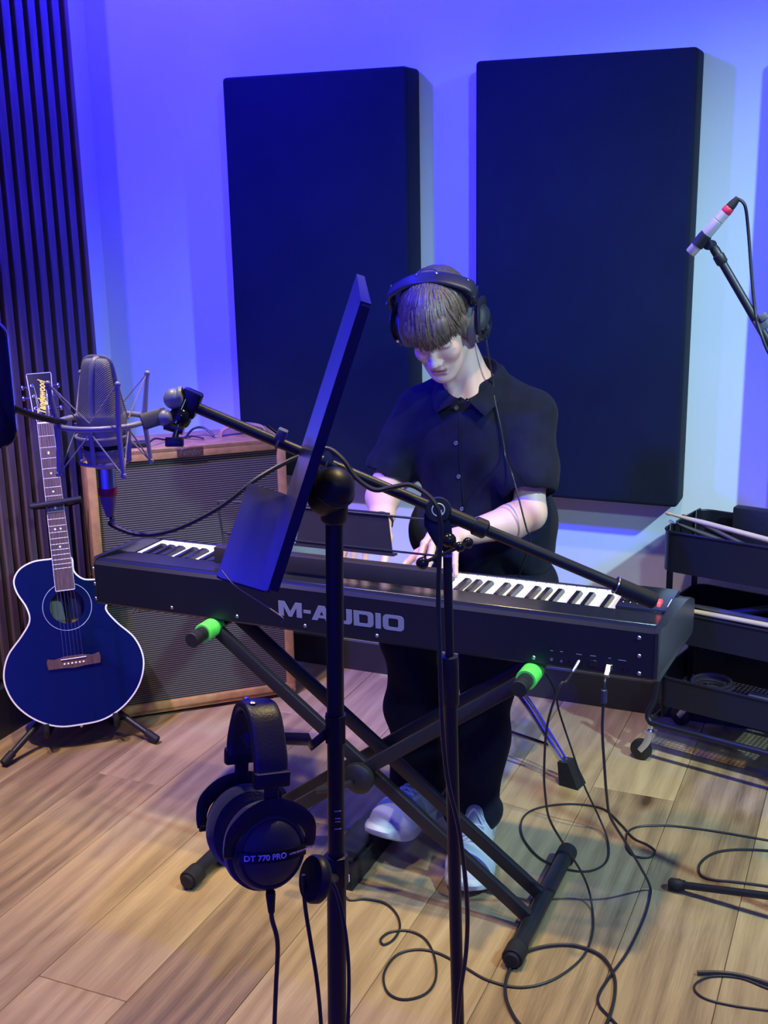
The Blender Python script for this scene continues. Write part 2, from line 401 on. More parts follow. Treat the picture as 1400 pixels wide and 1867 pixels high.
# ------------------------------------------------------------------ stage piano
M_KBCASE = mat('piano_case_metal', (0.007, 0.008, 0.019), 0.36, spec=0.35, noise=0.12, nscale=5, bump=0.08, bscale=600)
M_KBTOP = mat('piano_top_plastic', (0.014, 0.015, 0.020), 0.24, spec=0.7, bump=0.05, bscale=500)
M_IVORY = mat('white_key_plastic', (0.80, 0.82, 0.80), 0.25)
M_EBONY = mat('black_key_plastic', (0.012, 0.012, 0.013), 0.22)
M_LOGO = mat('grey_logo_print', (0.20, 0.21, 0.32), 0.5)
KX0, KX1, KY = -1.746, -0.36, 2.20
kb = thing('stage_piano', 'long black stage piano on a crossed stand, played by the seated person', 'digital piano', (-1.05, 2.36, 0.635))
prof = [(2.207, 0.635), (2.2, 0.642), (2.2, 0.737), (2.206, 0.745), (2.216, 0.7475), (2.333, 0.731), (2.335, 0.729), (2.335, 0.700), (2.486, 0.700), (2.486, 0.716), (2.490, 0.720), (2.508, 0.716), (2.516, 0.704), (2.512, 0.645), (2.504, 0.635)]
XM = Matrix(((0, 0, 1, 0), (1, 0, 0, 0), (0, 1, 0, 0), (0, 0, 0, 1)))     # prism XY -> world YZ, extrude -> X
mb = MB(); mb.prism(prof, -1.724, -0.386, XM); mb.build('case', M_KBCASE, kb, smooth=30)
# end caps, higher than the key bed, chamfered towards the back
for a, b, s in ((-1.746, -1.7235, -1), (-0.3865, -0.36, 1)):
    pr = [(2.207, 0.635), (2.199, 0.642), (2.199, 0.739), (2.206, 0.748), (2.218, 0.751), (2.40, 0.744), (2.46, 0.732), (2.512, 0.712), (2.52, 0.700), (2.514, 0.642), (2.504, 0.634)]
    mb = MB(); n = len(pr)
    vs = [(a if s > 0 else b, y, z) for y, z in pr]
    def out(y): return (b if s > 0 else a)-s*0.020*max(0.0, min(1.0, (2.235-y)/0.036))
    vs += [(out(y), y, z) for y, z in pr]
    mb.add(vs, [tuple(range(n)), tuple(range(2*n-1, n-1, -1))]+[(i, (i+1) % n, (i+1) % n+n, i+n) for i in range(n)])
    mb.build('end_cap', M_KBTOP, kb, smooth=30)
mb = MB(); mb.box((0, 0, 0), (1.33, 0.108, 0.004), Matrix.Translation((-1.05, 2.277, 0.7388)) @ Matrix.Rotation(math.atan2(-0.0165, 0.117), 4, 'X'), bev=0.0015, seg=1); mb.build('top_strip', M_KBTOP, kb)
mb = MB(); mb.box((-0.4425, 2.41, 0.724), (0.109, 0.146, 0.030), bev=0.003); panel = mb.build('control_panel', M_KBTOP, kb)
# keys, lowest at the camera's right
X0, WK = -0.4985, 0.0235
wk = MB(); wk.box((0, 0.0735, 0.0), (0.0226, 0.147, 0.019), bev=0.0012, seg=1); wkm = wk.mesh('white_key', 30); wkm.materials.append(M_IVORY)
bkm = MB()
prK = [(0.0, -0.010), (0.0955, -0.010), (0.0955, 0.004), (0.086, 0.0118), (0.0825, 0.013), (0.0, 0.013)]
n = len(prK); wid = [0.0069, 0.0069, 0.0064, 0.0050, 0.0048, 0.0048]
bkm.add([(-w, y, z) for (y, z), w in zip(prK, wid)]+[(w, y, z) for (y, z), w in zip(prK, wid)], [tuple(range(n)), tuple(range(2*n-1, n-1, -1))]+[(i, (i+1) % n, (i+1) % n+n, i+n) for i in range(n)])
bkme = bkm.mesh('black_key', 30); bkme.materials.append(M_EBONY)
Ki = WM[kb.name].inverted()
for i in range(52):
    o = bpy.data.objects.new('white_key', wkm); COL.objects.link(o); o.parent = kb
    o.location = Ki @ Vector((X0-WK*(i+0.5), 2.3365, 0.7105)); WM[o.name] = WM[kb.name]
    if i % 7 in (0, 2, 3, 5, 6) and i < 51:
        sh = {0: 0.0028, 2: -0.0028, 3: 0.0028, 5: -0.0035, 6: 0}[i % 7]
        o = bpy.data.objects.new('black_key', bkme); COL.objects.link(o); o.parent = kb
        o.location = Ki @ Vector((X0-WK*(i+1)-sh, 2.3365, 0.7195)); WM[o.name] = WM[kb.name]
# rear panel lettering in wide square capitals
def logo_letters(x0, x1, zc, h, y):
    mb = MB(); u = (x1-x0)/1065.0
    LM = Matrix(((u, 0, 0, x0), (0, 0, -1, y), (0, h/130.0, 0, zc-h/2), (0, 0, 0, 1)))   # local x,y in logo units; extrude towards the viewer
    def poly(p): mb.prism(p, -0.0002, 0.0006, LM)
    def ring(xa, xb, ya, yb, tx, ty, r, open_top=False, left_sq=False):
        def loop(xa, xb, ya, yb, r):
            pts = []
            for cx, cy, a0 in ((xb-r, yb-r, 0), (xa+r, yb-r, 90), (xa+r, ya+r, 180), (xb-r, ya+r, 270)):
                for k in range(5):
                    a = math.radians(a0+22.5*k); rr = r
                    if left_sq and cx < (xa+xb)/2: pts.append((xa if a0 in (90, 180) else xb, yb if a0 == 90 else ya)); continue
                    pts.append((cx+rr*math.cos(a), cy+rr*math.sin(a)))
            return pts
        o, i = loop(xa, xb, ya, yb, r), loop(xa+tx, xb-tx, ya+ty, yb-ty, r*0.45); n = len(o)
        for k in range(n):
            j = (k+1) % n
            if open_top and o[k][1] > (ya+yb)/2 and o[j][1] > (ya+yb)/2 and abs(o[k][0]-o[j][0]) > (xb-xa)*0.3: continue
            poly([o[k], o[j], i[j], i[k]])
    poly([(0, 0), (46, 0), (46, 84), (88, 0), (117, 0), (159, 84), (159, 0), (205, 0), (205, 130), (150, 130), (102.5, 45), (55, 130), (0, 130)])
    poly([(220, 48), (282, 48), (282, 76), (220, 76)])
    poly([(290, 0), (340, 0), (350, 22), (377, 22), (377, 46), (361, 46), (377, 84), (377, 130), (350, 130)]); poly([(464, 0), (404, 130), (377, 130), (377, 84), (393, 46), (377, 46), (377, 22), (404, 22), (414, 0)])
    U = [(480, 130), (480, 34), (486, 14), (500, 3), (520, 0), (600, 0), (618, 3), (630, 14), (636, 34), (636, 130), (588, 130), (588, 36), (580, 28), (536, 28), (528, 36), (528, 130)]
    for k in range(7): poly([U[k], U[k+1], U[14-k], U[15-k]])
    ring(650, 815, 0, 130, 46, 28, 34, left_sq=True)
    poly([(832, 0), (876, 0), (876, 130), (832, 130)])
    ring(892, 1065, 0, 130, 46, 28, 34)
    return mb
logo_letters(-1.226, -0.921, 0.6885, 0.035, KY-0.0002).build('logo_lettering', M_LOGO, kb, smooth=0)
# screws and sockets on the rear panel
scr = None
for px, py in ((170, 1037), (173, 1064), (175, 1091), (313, 1108), (432, 1124), (556, 1141), (687, 1159), (973, 1199), (1165, 1163), (1165, 1196), (1165, 1228)):
    p = onY(px, py, KY)
    if scr is None:
        mb = MB(); mb.lathe([(0.0045, 0), (0.0045, 0.0006), (0.003, 0.0022), (0.0012, 0.0024), (0, 0.0014)], (0, 0, 0), (0, -1, 0), 12); scr = mb.mesh('screw', 40); scr.materials.append(M_NICKEL)
    o = bpy.data.objects.new('screw', scr); COL.objects.link(o); o.parent = kb; o.location = Ki @ p; WM[o.name] = WM[kb.name]
def px4(x, y): return 800+x/2.917, 960+y/2.917
for x, y, r in ((600, 705, 0.0055), (652, 715, 0.0042), (692, 717, 0.0035), (745, 716, 0.0055), (980, 757, 0.003), (1012, 760, 0.003)):
    p = onY(*px4(x, y), KY)
    mb = MB(); mb.lathe([(r*0.62, 0.002), (r*0.62, -0.0004), (r, -0.0008), (r, 0.0)], p, (0, -1, 0), 16); mb.lathe([(0, 0.0002), (r*0.62, 0.0002)], p, (0, -1, 0), 16)
    mb.build('jack_socket', M_NICKEL if r > 0.004 else M_PLAST_G, kb)
for x, y, w in ((600, 660, .006), (652, 665, .006), (745, 680, .012), (820, 688, .012), (908, 700, .005), (975, 712, .016)):
    p = onY(*px4(x, y), KY); mb = MB(); mb.box(p, (w, 0.0006, 0.0014)); mb.build('socket_marking', M_LOGO, kb, smooth=0)
p = onY(*px4(820, 728), KY); mb = MB(); mb.box(p, (0.016, 0.002, 0.014), bev=0.0006, seg=1); mb.build('midi_socket', M_PLAST_G, kb)
p = onY(*px4(905, 748), KY); mb = MB(); mb.box(p, (0.013, 0.002, 0.012), bev=0.0006, seg=1); mb.build('usb_socket', M_NICKEL, kb)
# controls at the low end
M_RED = mat('red_lit_wheel', (0.75, 0.05, 0.06), 0.35, emit=(1.0, 0.06, 0.10, 0.9))
mb = MB(); mb.cyl((-0.4135, 2.372, 0.733), (-0.4065, 2.372, 0.733), 0.017, n=24); mb.build('pitch_wheel', M_RED, panel)
mb = MB(); mb.cyl((-0.4345, 2.372, 0.733), (-0.4275, 2.372, 0.733), 0.017, n=24); mb.build('modulation_wheel', M_PLAST_G, panel)
for xx in (-0.455, -0.470, -0.485):
    mb = MB(); mb.box((xx, 2.385, 0.7395), (0.0018, 0.05, 0.0012)); mb.build('slider_track', M_WHITE_INK, panel, smooth=0)
    mb = MB(); mb.box((xx, 2.38+random.uniform(-.015, .015), 0.7425), (0.008, 0.012, 0.006), bev=0.0012, seg=1); mb.build('slider_knob', M_PLAST_G, panel)
mb = MB(); mb.box((-0.392, 2.385, 0.7395), (0.0014, 0.05, 0.001)); mb.build('panel_line', M_WHITE_INK, panel, smooth=0)

# music rest clipped behind the keys
mr = thing('music_rest', 'black wire music rest with a centre plate on top of the stage piano', 'music rest', (-1.145, 2.29, 0.7485))
M_BOXB = mat('matt_dark_board', (0.020, 0.015, 0.020), 0.55, noise=0.1, nscale=20)
mb = MB(); mb.box((-1.143, 2.292, 0.768), (0.585, 0.032, 0.040), bev=0.002); mb.build('base_bar', M_BOXB, mr)
wire = [(-1.425, 2.300, 0.775), (-1.430, 2.312, 0.800), (-1.446, 2.325, 0.876), (-1.441, 2.326, 0.884), (-1.430, 2.327, 0.887), (-1.20, 2.328, 0.889), (-0.915, 2.327, 0.889), (-0.900, 2.326, 0.886), (-0.894, 2.325, 0.876), (-0.884, 2.312, 0.800), (-0.872, 2.300, 0.775)]
mb = MB(); mb.tube(wire, 0.0028, 8, sub=4); mb.build('wire_frame', M_STEEL_B, mr)
mb = MB(); mb.tube([(-1.435, 2.316, 0.812), (-0.886, 2.316, 0.812)], 0.0026, 8); mb.build('cross_wire', M_STEEL_B, mr)
PL = basis((-1.116, 2.3235, 0.847), (1, 0, 0), Vector((-0.0, 0.16, 0.985)).normalized(), Vector((0, -0.985, 0.16)).normalized())
mb = MB(); mb.prism([(-0.122, -0.045), (0.122, -0.045), (0.106, 0.044), (-0.106, 0.044)], -0.002, 0.002, PL)
mb.box((0, 0.046, -0.004), (0.212, 0.004, 0.014), PL); mb.box((0, -0.045, -0.008), (0.25, 0.005, 0.024), PL)
mb.build('centre_plate', M_BOXB, mr, smooth=0)

# ------------------------------------------------------------------ crossed keyboard stand
ks = thing('keyboard_stand', 'black double-braced crossed stand under the stage piano', 'keyboard stand', (-1.02, 2.28, 0))
M_TAPE = mat('green_tape', (0.10, 0.75, 0.10), 0.5, noise=0.1, nscale=50)
for X in (-1.405, -0.637):
    mb = MB(); mb.cyl((X, 2.13, 0.6175), (X, 2.50, 0.6175), 0.0165, n=20); arm = mb.build('support_arm', M_STEEL_B, ks)
    mb = MB(); mb.cyl((X, 2.112, 0.6175), (X, 2.135, 0.6175), 0.0178, n=20, bev=0.002); mb.torus((X, 2.116, 0.6175), (0, 1, 0), 0.0172, 0.0009, 24, 6)
    mb.build('end_plug', M_RUBBER, arm)
    mb = MB(); mb.cyl((X, 2.160, 0.6175), (X, 2.224, 0.6175), 0.0172+0.0048, n=24, bev=0.001)
    mb.build('tape_band', M_TAPE, arm, label='bright green tape band')
for X in (-1.43, -0.632):
    mb = MB(); mb.cyl((X, 2.10, 0.024), (X, 2.49, 0.024), 0.019, n=20); bar = mb.build('foot_bar', M_STEEL_B, ks)
    mb = MB(); mb.cyl((X, 2.068, 0.024), (X, 2.108, 0.024), 0.0235, n=20, bev=0.002); mb.cyl((X, 2.060, 0.024), (X, 2.07, 0.024), 0.017, n=16, bev=0.002); mb.torus((X, 2.110, 0.024), (0, 1, 0), 0.021, 0.002, 24, 6)
    mb.build('rubber_foot', M_RUBBER, bar)
    mb = MB(); mb.cyl((X, 2.485, 0.024), (X, 2.525, 0.024), 0.0235, n=20, bev=0.003); mb.build('rubber_foot', M_RUBBER, bar)
def brace(p, q, Y):
    p, q = Vector((p[0], Y, p[1])), Vector((q[0], Y, q[1])); d = (q-p).normalized(); L = (q-p).length
    M = basis((p+q)/2, d, (0, 1, 0), d.cross(Vector((0, 1, 0))))
    mb = MB(); mb.box((0, 0, 0), (L, 0.018, 0.030), M, bev=0.003); mb.build('brace', M_STEEL_B, ks)
for Y in (2.21, 2.305): brace((-1.395, 0.608), (-0.640, 0.035), Y)
for Y in (2.185, 2.33): brace((-1.425, 0.035), (-0.645, 0.608), Y)
mb = MB(); mb.cyl((-1.022, 2.345, 0.322), (-1.022, 2.150, 0.322), 0.011, n=14); mb.lathe([(0, 0), (0.034, 0), (0.036, 0.004), (0.036, 0.016), (0.030, 0.022), (0.012, 0.026), (0, 0.026)], (-1.022, 2.174, 0.322), (0, -1, 0), 24)
cl = mb.build('locking_clutch', M_PLAST, ks)
mb = MB(); mb.tube([(-1.03, 2.150, 0.318), (-1.07, 2.146, 0.300), (-1.115, 2.145, 0.284)], [0.012, 0.014, 0.012], 12, sub=4, flat=(1, 0.6)); mb.build('clutch_lever', M_PLAST, cl)

# ------------------------------------------------------------------ amplifiers in the corner
AD, AN = Vector((0.742, 0.671, 0)).normalized(), Vector((0.671, -0.742, 0)).normalized()
AO = onZ(215, 1318, 0); AO.z = 0
M_TWEED = mat('brown_tweed_covering', (0.40, 0.215, 0.075), 0.55, noise=0.22, nscale=30, bump=0.3, bscale=420)
M_BLKCAB = mat('dark_cabinet_side', (0.045, 0.030, 0.022), 0.6, noise=0.2, nscale=30)
def grille_material():
    m = bpy.data.materials.new('striped_grille_cloth'); m.use_nodes = True; nt = m.node_tree; b = nt.nodes['Principled BSDF']; b.inputs['Roughness'].default_value = 0.85
    tc = nt.nodes.new('ShaderNodeTexCoord'); mp = nt.nodes.new('ShaderNodeMapping'); nt.links.new(tc.outputs['Object'], mp.inputs[0])
    w = nt.nodes.new('ShaderNodeTexWave'); w.bands_direction = 'Z'; w.inputs['Scale'].default_value = 45.0; w.inputs['Distortion'].default_value = 0.25; w.inputs['Detail Scale'].default_value = 3
    nt.links.new(mp.outputs[0], w.inputs[0]); n = nt.nodes.new('ShaderNodeTexNoise'); n.inputs['Scale'].default_value = 300; nt.links.new(tc.outputs['Object'], n.inputs['Vector'])
    r = nt.nodes.new('ShaderNodeValToRGB'); r.color_ramp.elements[0].position = 0.60; r.color_ramp.elements[0].color = (0.016, 0.014, 0.016, 1); r.color_ramp.elements[1].position = 0.80; r.color_ramp.elements[1].color = (0.16, 0.14, 0.10, 1)
    mx = nt.nodes.new('ShaderNodeMath'); mx.operation = 'MULTIPLY_ADD'; mx.inputs[1].default_value = 0.25; nt.links.new(n.outputs['Fac'], mx.inputs[0]); nt.links.new(w.outputs['Fac'], mx.inputs[2])
    sb = nt.nodes.new('ShaderNodeMath'); sb.operation = 'SUBTRACT'; sb.inputs[1].default_value = 0.12; nt.links.new(mx.outputs[0], sb.inputs[0])
    nt.links.new(sb.outputs[0], r.inputs[0]); nt.links.new(r.outputs[0], b.inputs['Base Color'])
    return m
M_GRILLE = grille_material()
M_PLATE = mat('brown_name_plate', (0.075, 0.035, 0.025), 0.3)
def amp(z0, z1, label, s0=-0.03, s1=0.577, depth=0.225, top=True):
    M = basis(AO+AD*((s0+s1)/2)+Vector((0, 0, z0)), AD, -AN, (0, 0, 1))     # x right, y back, z up
    t = thing('guitar_amplifier', label, 'amplifier', M); W = s1-s0; Hh = z1-z0; fr = 0.034
    mb = MB()
    mb.box((0, depth/2, Hh-0.010), (W, depth, 0.020), bev=0.006); mb.box((0, depth/2, 0.022), (W, depth, 0.020), bev=0.006)
    for sx in (-1, 1): mb.box((sx*(W/2-0.010), depth/2, Hh/2+0.006), (0.020, depth-0.002, Hh-0.012), bev=0.006)
    mb.box((0, depth-0.006, Hh/2+0.006), (W-0.02, 0.010, Hh-0.03))
    mb.build('cabinet', M_TWEED, t, local=True)
    for nm, c, sz in (('front_rail', (0, 0.010, Hh-fr/2-0.002), (W-0.006, 0.020, fr)), ('front_rail', (0, 0.010, 0.012+fr/2), (W-0.006, 0.020, fr)),
                      ('front_stile', (-W/2+fr*0.44, 0.010, Hh/2), (fr*0.8, 0.019, Hh-0.03)), ('front_stile', (W/2-fr*0.44, 0.010, Hh/2), (fr*0.8, 0.019, Hh-0.03))):
        mb = MB(); mb.box(c, sz, bev=0.004); mb.build(nm, M_TWEED, t, local=True)
    mb = MB(); mb.box((0, 0.020, Hh/2+0.004), (W-fr*1.4, 0.012, Hh-fr*1.6)); mb.build('grille_cloth', M_GRILLE, t, local=True, smooth=0)
    for sx in (-1, 1):
        for yy in (0.04, depth-0.04):
            mb = MB(); mb.lathe([(0, 0), (0.015, 0), (0.017, 0.012), (0, 0.012)], (sx*(W/2-0.05), yy, 0.0), (0, 0, 1), 14); mb.build('foot', M_RUBBER, t, local=True)
    return t, M, W, Hh
low, Ml, Wl, Hl = amp(0.0, 0.425, 'brown tweed amplifier cabinet on the floor, lower of the stacked pair')
up_, Mu, Wu, Hu = amp(0.425, 0.862, 'brown tweed amplifier with name plate, upper of the stacked pair')
TXT = basis((0, 0, 0), (1, 0, 0), (0, 0, 1), (0, -1, 0))
mb = MB(); mb.box((0.005, -0.0015, Hu-0.019), (0.078, 0.004, 0.026), bev=0.001, seg=1); npl = mb.build('name_plate', M_PLATE, up_, local=True)
text_mb('Fender', 0.026, Matrix.Translation((0.005, -0.0036, Hu-0.019)) @ TXT, 0.0006, 0.35, 0.92).build('lettering', M_NICKEL, npl, local=True, smooth=0)
mb = MB(); mb.tube([(0.12, 0.10, Hu), (0.13, 0.10, Hu+0.022), (0.19, 0.10, Hu+0.034), (0.25, 0.10, Hu+0.022), (0.26, 0.10, Hu)], 0.011, 10, sub=5, flat=(0.5, 1.3), up=(0, 0, 1))
mb.build('leather_handle', mat('tan_leather', (0.45, 0.24, 0.17), 0.5, noise=0.2, nscale=40), up_, local=True)
text_mb('Fender', 0.034, Matrix.Translation((-0.165, 0.0128, Hl-0.062)) @ TXT, 0.0012, 0.4, 0.8).build('script_badge', M_NICKEL, low, local=True, smooth=0)
# ------------------------------------------------------------------ acoustic guitar on its stand
GB = onZ(149, 1322, 0.08); GT = dep(70, 675, 3.525)
GU = (GT-GB).normalized(); GL = (GT-GB).length
GN0 = Vector((0.66, -0.75, 0)); GN = (GN0-GU*GN0.dot(GU)).normalized(); GR = GU.cross(GN).normalized()
if GR.dot(Vector((0.75, 0.66, 0))) < 0: GR = -GR
GM = basis(GB, GR, GU, GN)        # x across, y along the neck, z out of the top
gt = thing('acoustic_guitar', 'glossy dark blue cutaway acoustic guitar with white binding on a stand', 'guitar', GM)
M_GBLUE = mat('gloss_blue_lacquer', (0.0015, 0.006, 0.034), 0.14, coat=1.0, noise=0.15, nscale=3)
M_GSIDE = mat('gloss_dark_side', (0.006, 0.008, 0.030), 0.2, coat=0.6)
M_BIND = mat('cream_binding', (0.80, 0.80, 0.72), 0.35)
M_ROSE = mat('rosewood', (0.090, 0.048, 0.038), 0.45, noise=0.35, nscale=25, stretch=(8, 1, 8))
M_SPRUCE = mat('bare_inner_wood', (0.30, 0.20, 0.11), 0.7, noise=0.2, nscale=20)
M_STR = mat('bronze_string', (0.70, 0.62, 0.50), 0.3, 1.0)
left = [(0, 0), (-0.07, 0.006), (-0.135, 0.040), (-0.183, 0.095), (-0.203, 0.165), (-0.185, 0.232), (-0.140, 0.285), (-0.113, 0.325), (-0.117, 0.365), (-0.138, 0.410), (-0.143, 0.448), (-0.123, 0.480), (-0.083, 0.498), (-0.035, 0.500)]
right = [(0.028, 0.498), (0.033, 0.455), (0.055, 0.430), (0.085, 0.424), (0.118, 0.421), (0.137, 0.404), (0.137, 0.378), (0.117, 0.345), (0.113, 0.325), (0.140, 0.285), (0.185, 0.232), (0.203, 0.165), (0.183, 0.095), (0.135, 0.040), (0.07, 0.006)]
S_ = GL/1.06
OUT = [(p.x*S_, p.y*S_) for p in catmull([(x, y, 0) for x, y in left+right], 5, True)]
def offset(poly, d):
    n = len(poly); r = []
    for i in range(n):
        a, b = Vector(poly[i-1]), Vector(poly[(i+1) % n]); t = (b-a).normalized(); nn = Vector((-t.y, t.x)); r.append((poly[i][0]+nn.x*d, poly[i][1]+nn.y*d))
    return r
area2 = sum(OUT[i-1][0]*OUT[i][1]-OUT[i][0]*OUT[i-1][1] for i in range(len(OUT)))
sg = 1 if area2 > 0 else -1
IN = offset(OUT, sg*0.0045)
HV, HR = 0.352*S_, 0.050
def plate_with_hole(outer, z, hole):
    bm = bmesh.new(); es = []
    for loop in (outer, hole):
        vv = [bm.verts.new((x, y, z)) for x, y in loop]
        es += [bm.edges.new((vv[i-1], vv[i])) for i in range(len(vv))]
    bmesh.ops.triangle_fill(bm, edges=es, use_beauty=True); bm.verts.index_update()
    r = ([v.co.copy() for v in bm.verts], [tuple(v.index for v in f.verts) for f in bm.faces]); bm.free(); return r
hole = [(HR*math.cos(2*PI*i/32), HV+HR*math.sin(2*PI*i/32)) for i in range(32)]
mb = MB(); mb.add(*plate_with_hole(IN, 0.0, hole)); n = len(hole)
mb.add([(x, y, 0) for x, y in hole]+[(x, y, -0.004) for x, y in hole], [(i, (i+1) % n, (i+1) % n+n, i+n) for i in range(n)])
mb.build('soundboard', M_GBLUE, gt, local=True)
n = len(OUT); mb = MB(); mb.add([(x, y, -0.004) for x, y in OUT]+[(x*0.995, y, -0.090) for x, y in OUT], [(i, (i+1) % n, (i+1) % n+n, i+n) for i in range(n)]+[tuple(range(n, 2*n))])
mb.build('back_and_sides', M_GSIDE, gt, local=True)
mb = MB(); mb.add([(x, y, -0.082) for x, y in offset(OUT, sg*0.012)], [tuple(range(n))]); mb.build('inner_back', M_SPRUCE, gt, local=True, smooth=0)
mb = MB(); mb.box((0.0, HV-0.01, -0.080), (0.085, 0.060, 0.001)); mb.build('maker_label', mat('aged_paper', (0.30, 0.28, 0.2), 0.7), gt, local=True, smooth=0)
mb = MB(); m2 = len(OUT)
ring = [[(x, y, -0.006) for x, y in OUT], [(x, y, 0.0006) for x, y in OUT], [(x, y, 0.0006) for x, y in IN], [(x, y, -0.003) for x, y in IN]]
mb.add(sum(ring, []), [(a*n+i, a*n+(i+1) % n, (a+1)*n+(i+1) % n, (a+1)*n+i) for a in range(3) for i in range(n)]); mb.build('binding', M_BIND, gt, local=True)
mb = MB(); mb.torus((0, HV, 0.0006), (0, 0, 1), 0.0705, 0.0009, 48, 6); mb.build('rosette', mat('silver_rosette', (0.45, 0.5, 0.62), 0.35), gt, local=True)
# neck, fingerboard with frets and dots
NUT, JOIN, FBEND = 0.898*S_, 0.470*S_, 0.402*S_
def fbw(y): return 0.0215+(0.0275-0.0215)*(NUT-y)/(NUT-FBEND)
mb = MB(); mb.add([(-fbw(NUT), NUT, 0), (fbw(NUT), NUT, 0), (fbw(FBEND), FBEND, 0), (-fbw(FBEND), FBEND, 0), (-fbw(NUT), NUT, 0.007), (fbw(NUT), NUT, 0.007), (fbw(FBEND), FBEND, 0.007), (-fbw(FBEND), FBEND, 0.007)],
                 [(0, 1, 2, 3), (7, 6, 5, 4), (0, 4, 5, 1), (1, 5, 6, 2), (2, 6, 7, 3), (3, 7, 4, 0)]); fb = mb.build('fingerboard', M_ROSE, gt, local=True, smooth=0)
mb = MB(); mb.tube([(0, JOIN-0.01, -0.012), (0, NUT, -0.008)], [0.0265, 0.0215], 16, flat=(0.62, 1.0), up=(0, 0, 1)); mb.box((0, JOIN-0.01, -0.04), (0.05, 0.05, 0.07), bev=0.01); mb.build('neck', M_GSIDE, gt, local=True)
for sx in (-1, 1):
    mb = MB(); mb.tube([(sx*fbw(NUT), NUT, 0.0045), (sx*fbw(FBEND), FBEND, 0.0045)], 0.0014, 6); mb.build('edge_binding', M_BIND, fb, local=True)
SC = 0.648*S_
for k in range(1, 20):
    y = NUT-SC*(1-2**(-k/12.0))
    if y < FBEND+0.002: break
    mb = MB(); mb.tube([(-fbw(y), y, 0.0072), (fbw(y), y, 0.0072)], 0.0011, 6); mb.build('fret', M_BIND, fb, local=True)
    if k in (3, 5, 7, 9, 12, 15):
        ym = NUT-SC*(1-2**(-(k-0.5)/12.0))
        for xx in ((-0.008, 0.008) if k == 12 else (0,)):
            mb = MB(); mb.lathe([(0, 0.0004), (0.003, 0.0004), (0.0032, 0)], (xx, ym, 0.007), (0, 0, 1), 12, sx=1.5 if k in (3, 9) else 1); mb.build('position_marker', M_BIND, fb, local=True)
mb = MB(); mb.box((0, NUT+0.0025, 0.0045), (0.045, 0.005, 0.009), bev=0.001, seg=1); mb.build('nut', M_BIND, gt, local=True)
mb = MB(); mb.prism([(-fbw(FBEND), FBEND-0.0022), (fbw(FBEND), FBEND-0.0022), (fbw(FBEND), FBEND), (-fbw(FBEND), FBEND)], 0.0, 0.0075); mb.build('edge_binding', M_BIND, fb, local=True, smooth=0)
# headstock
HS = [(-0.0215, NUT+0.004), (-0.0260, NUT+0.022), (-0.0310, NUT+0.032), (-0.0375, GL-0.006), (-0.0345, GL), (0.0345, GL), (0.0375, GL-0.006), (0.0310, NUT+0.032), (0.0260, NUT+0.022), (0.0215, NUT+0.004)]
TM = Matrix.Translation((0, NUT, 0.002)) @ Matrix.Rotation(math.radians(-11), 4, 'X') @ Matrix.Translation((0, -NUT, 0))
mb = MB(); mb.prism(HS, -0.016, 0.0, TM); hd = mb.build('headstock', mat('gloss_black_headstock', (0.004, 0.008, 0.022), 0.15, coat=0.8), gt, local=True, smooth=0)
mb = MB(); HI = offset(HS, -0.0016 if sum(HS[i-1][0]*HS[i][1]-HS[i][0]*HS[i-1][1] for i in range(len(HS))) < 0 else 0.0016)
loop = [(x, y, 0.0006) for x, y in HI]
mb.tube([TM @ Vector(p) for p in loop], 0.0014, 6, closed=True); mb.build('headstock_binding', M_BIND, hd, local=True)
tx = text_mb('Tanglewood', 0.030, TM @ basis((0.001, (NUT+GL)/2+0.002, 0.0008), (0.10, 0.995, 0), (-0.995, 0.10, 0), (0, 0, 1)), 0.0004, 0.45, 0.70, 0.0011)
tx.build('lettering', mat('yellow_script', (0.90, 0.74, 0.03), 0.5), hd, local=True, smooth=0)
pk = [GL-0.040, GL-0.074, GL-0.112]
for k, y in enumerate(pk):
    for sx in (-1, 1):
        xx = sx*(0.0225-k*0.0015)
        mb = MB(); mb.lathe([(0.0068, 0), (0.0068, 0.002), (0.0052, 0.004), (0.0035, 0.0042), (0.0035, 0.012), (0.0022, 0.013), (0, 0.0115)], TM @ Vector((xx, y, 0)), TM.to_3x3() @ Vector((0, 0, 1)), 16)
        pg = mb.build('tuning_peg', M_CHROME, hd, local=True)
        e = TM @ Vector((sx*0.052, y, -0.010)); mb = MB(); mb.cyl(TM @ Vector((sx*0.034, y, -0.010)), e, 0.0025, n=8); mb.sphere(e, 0.0085, 12, (0.7, 1.0, 0.55)); mb.build('tuner_button', M_CHROME, hd, local=True)
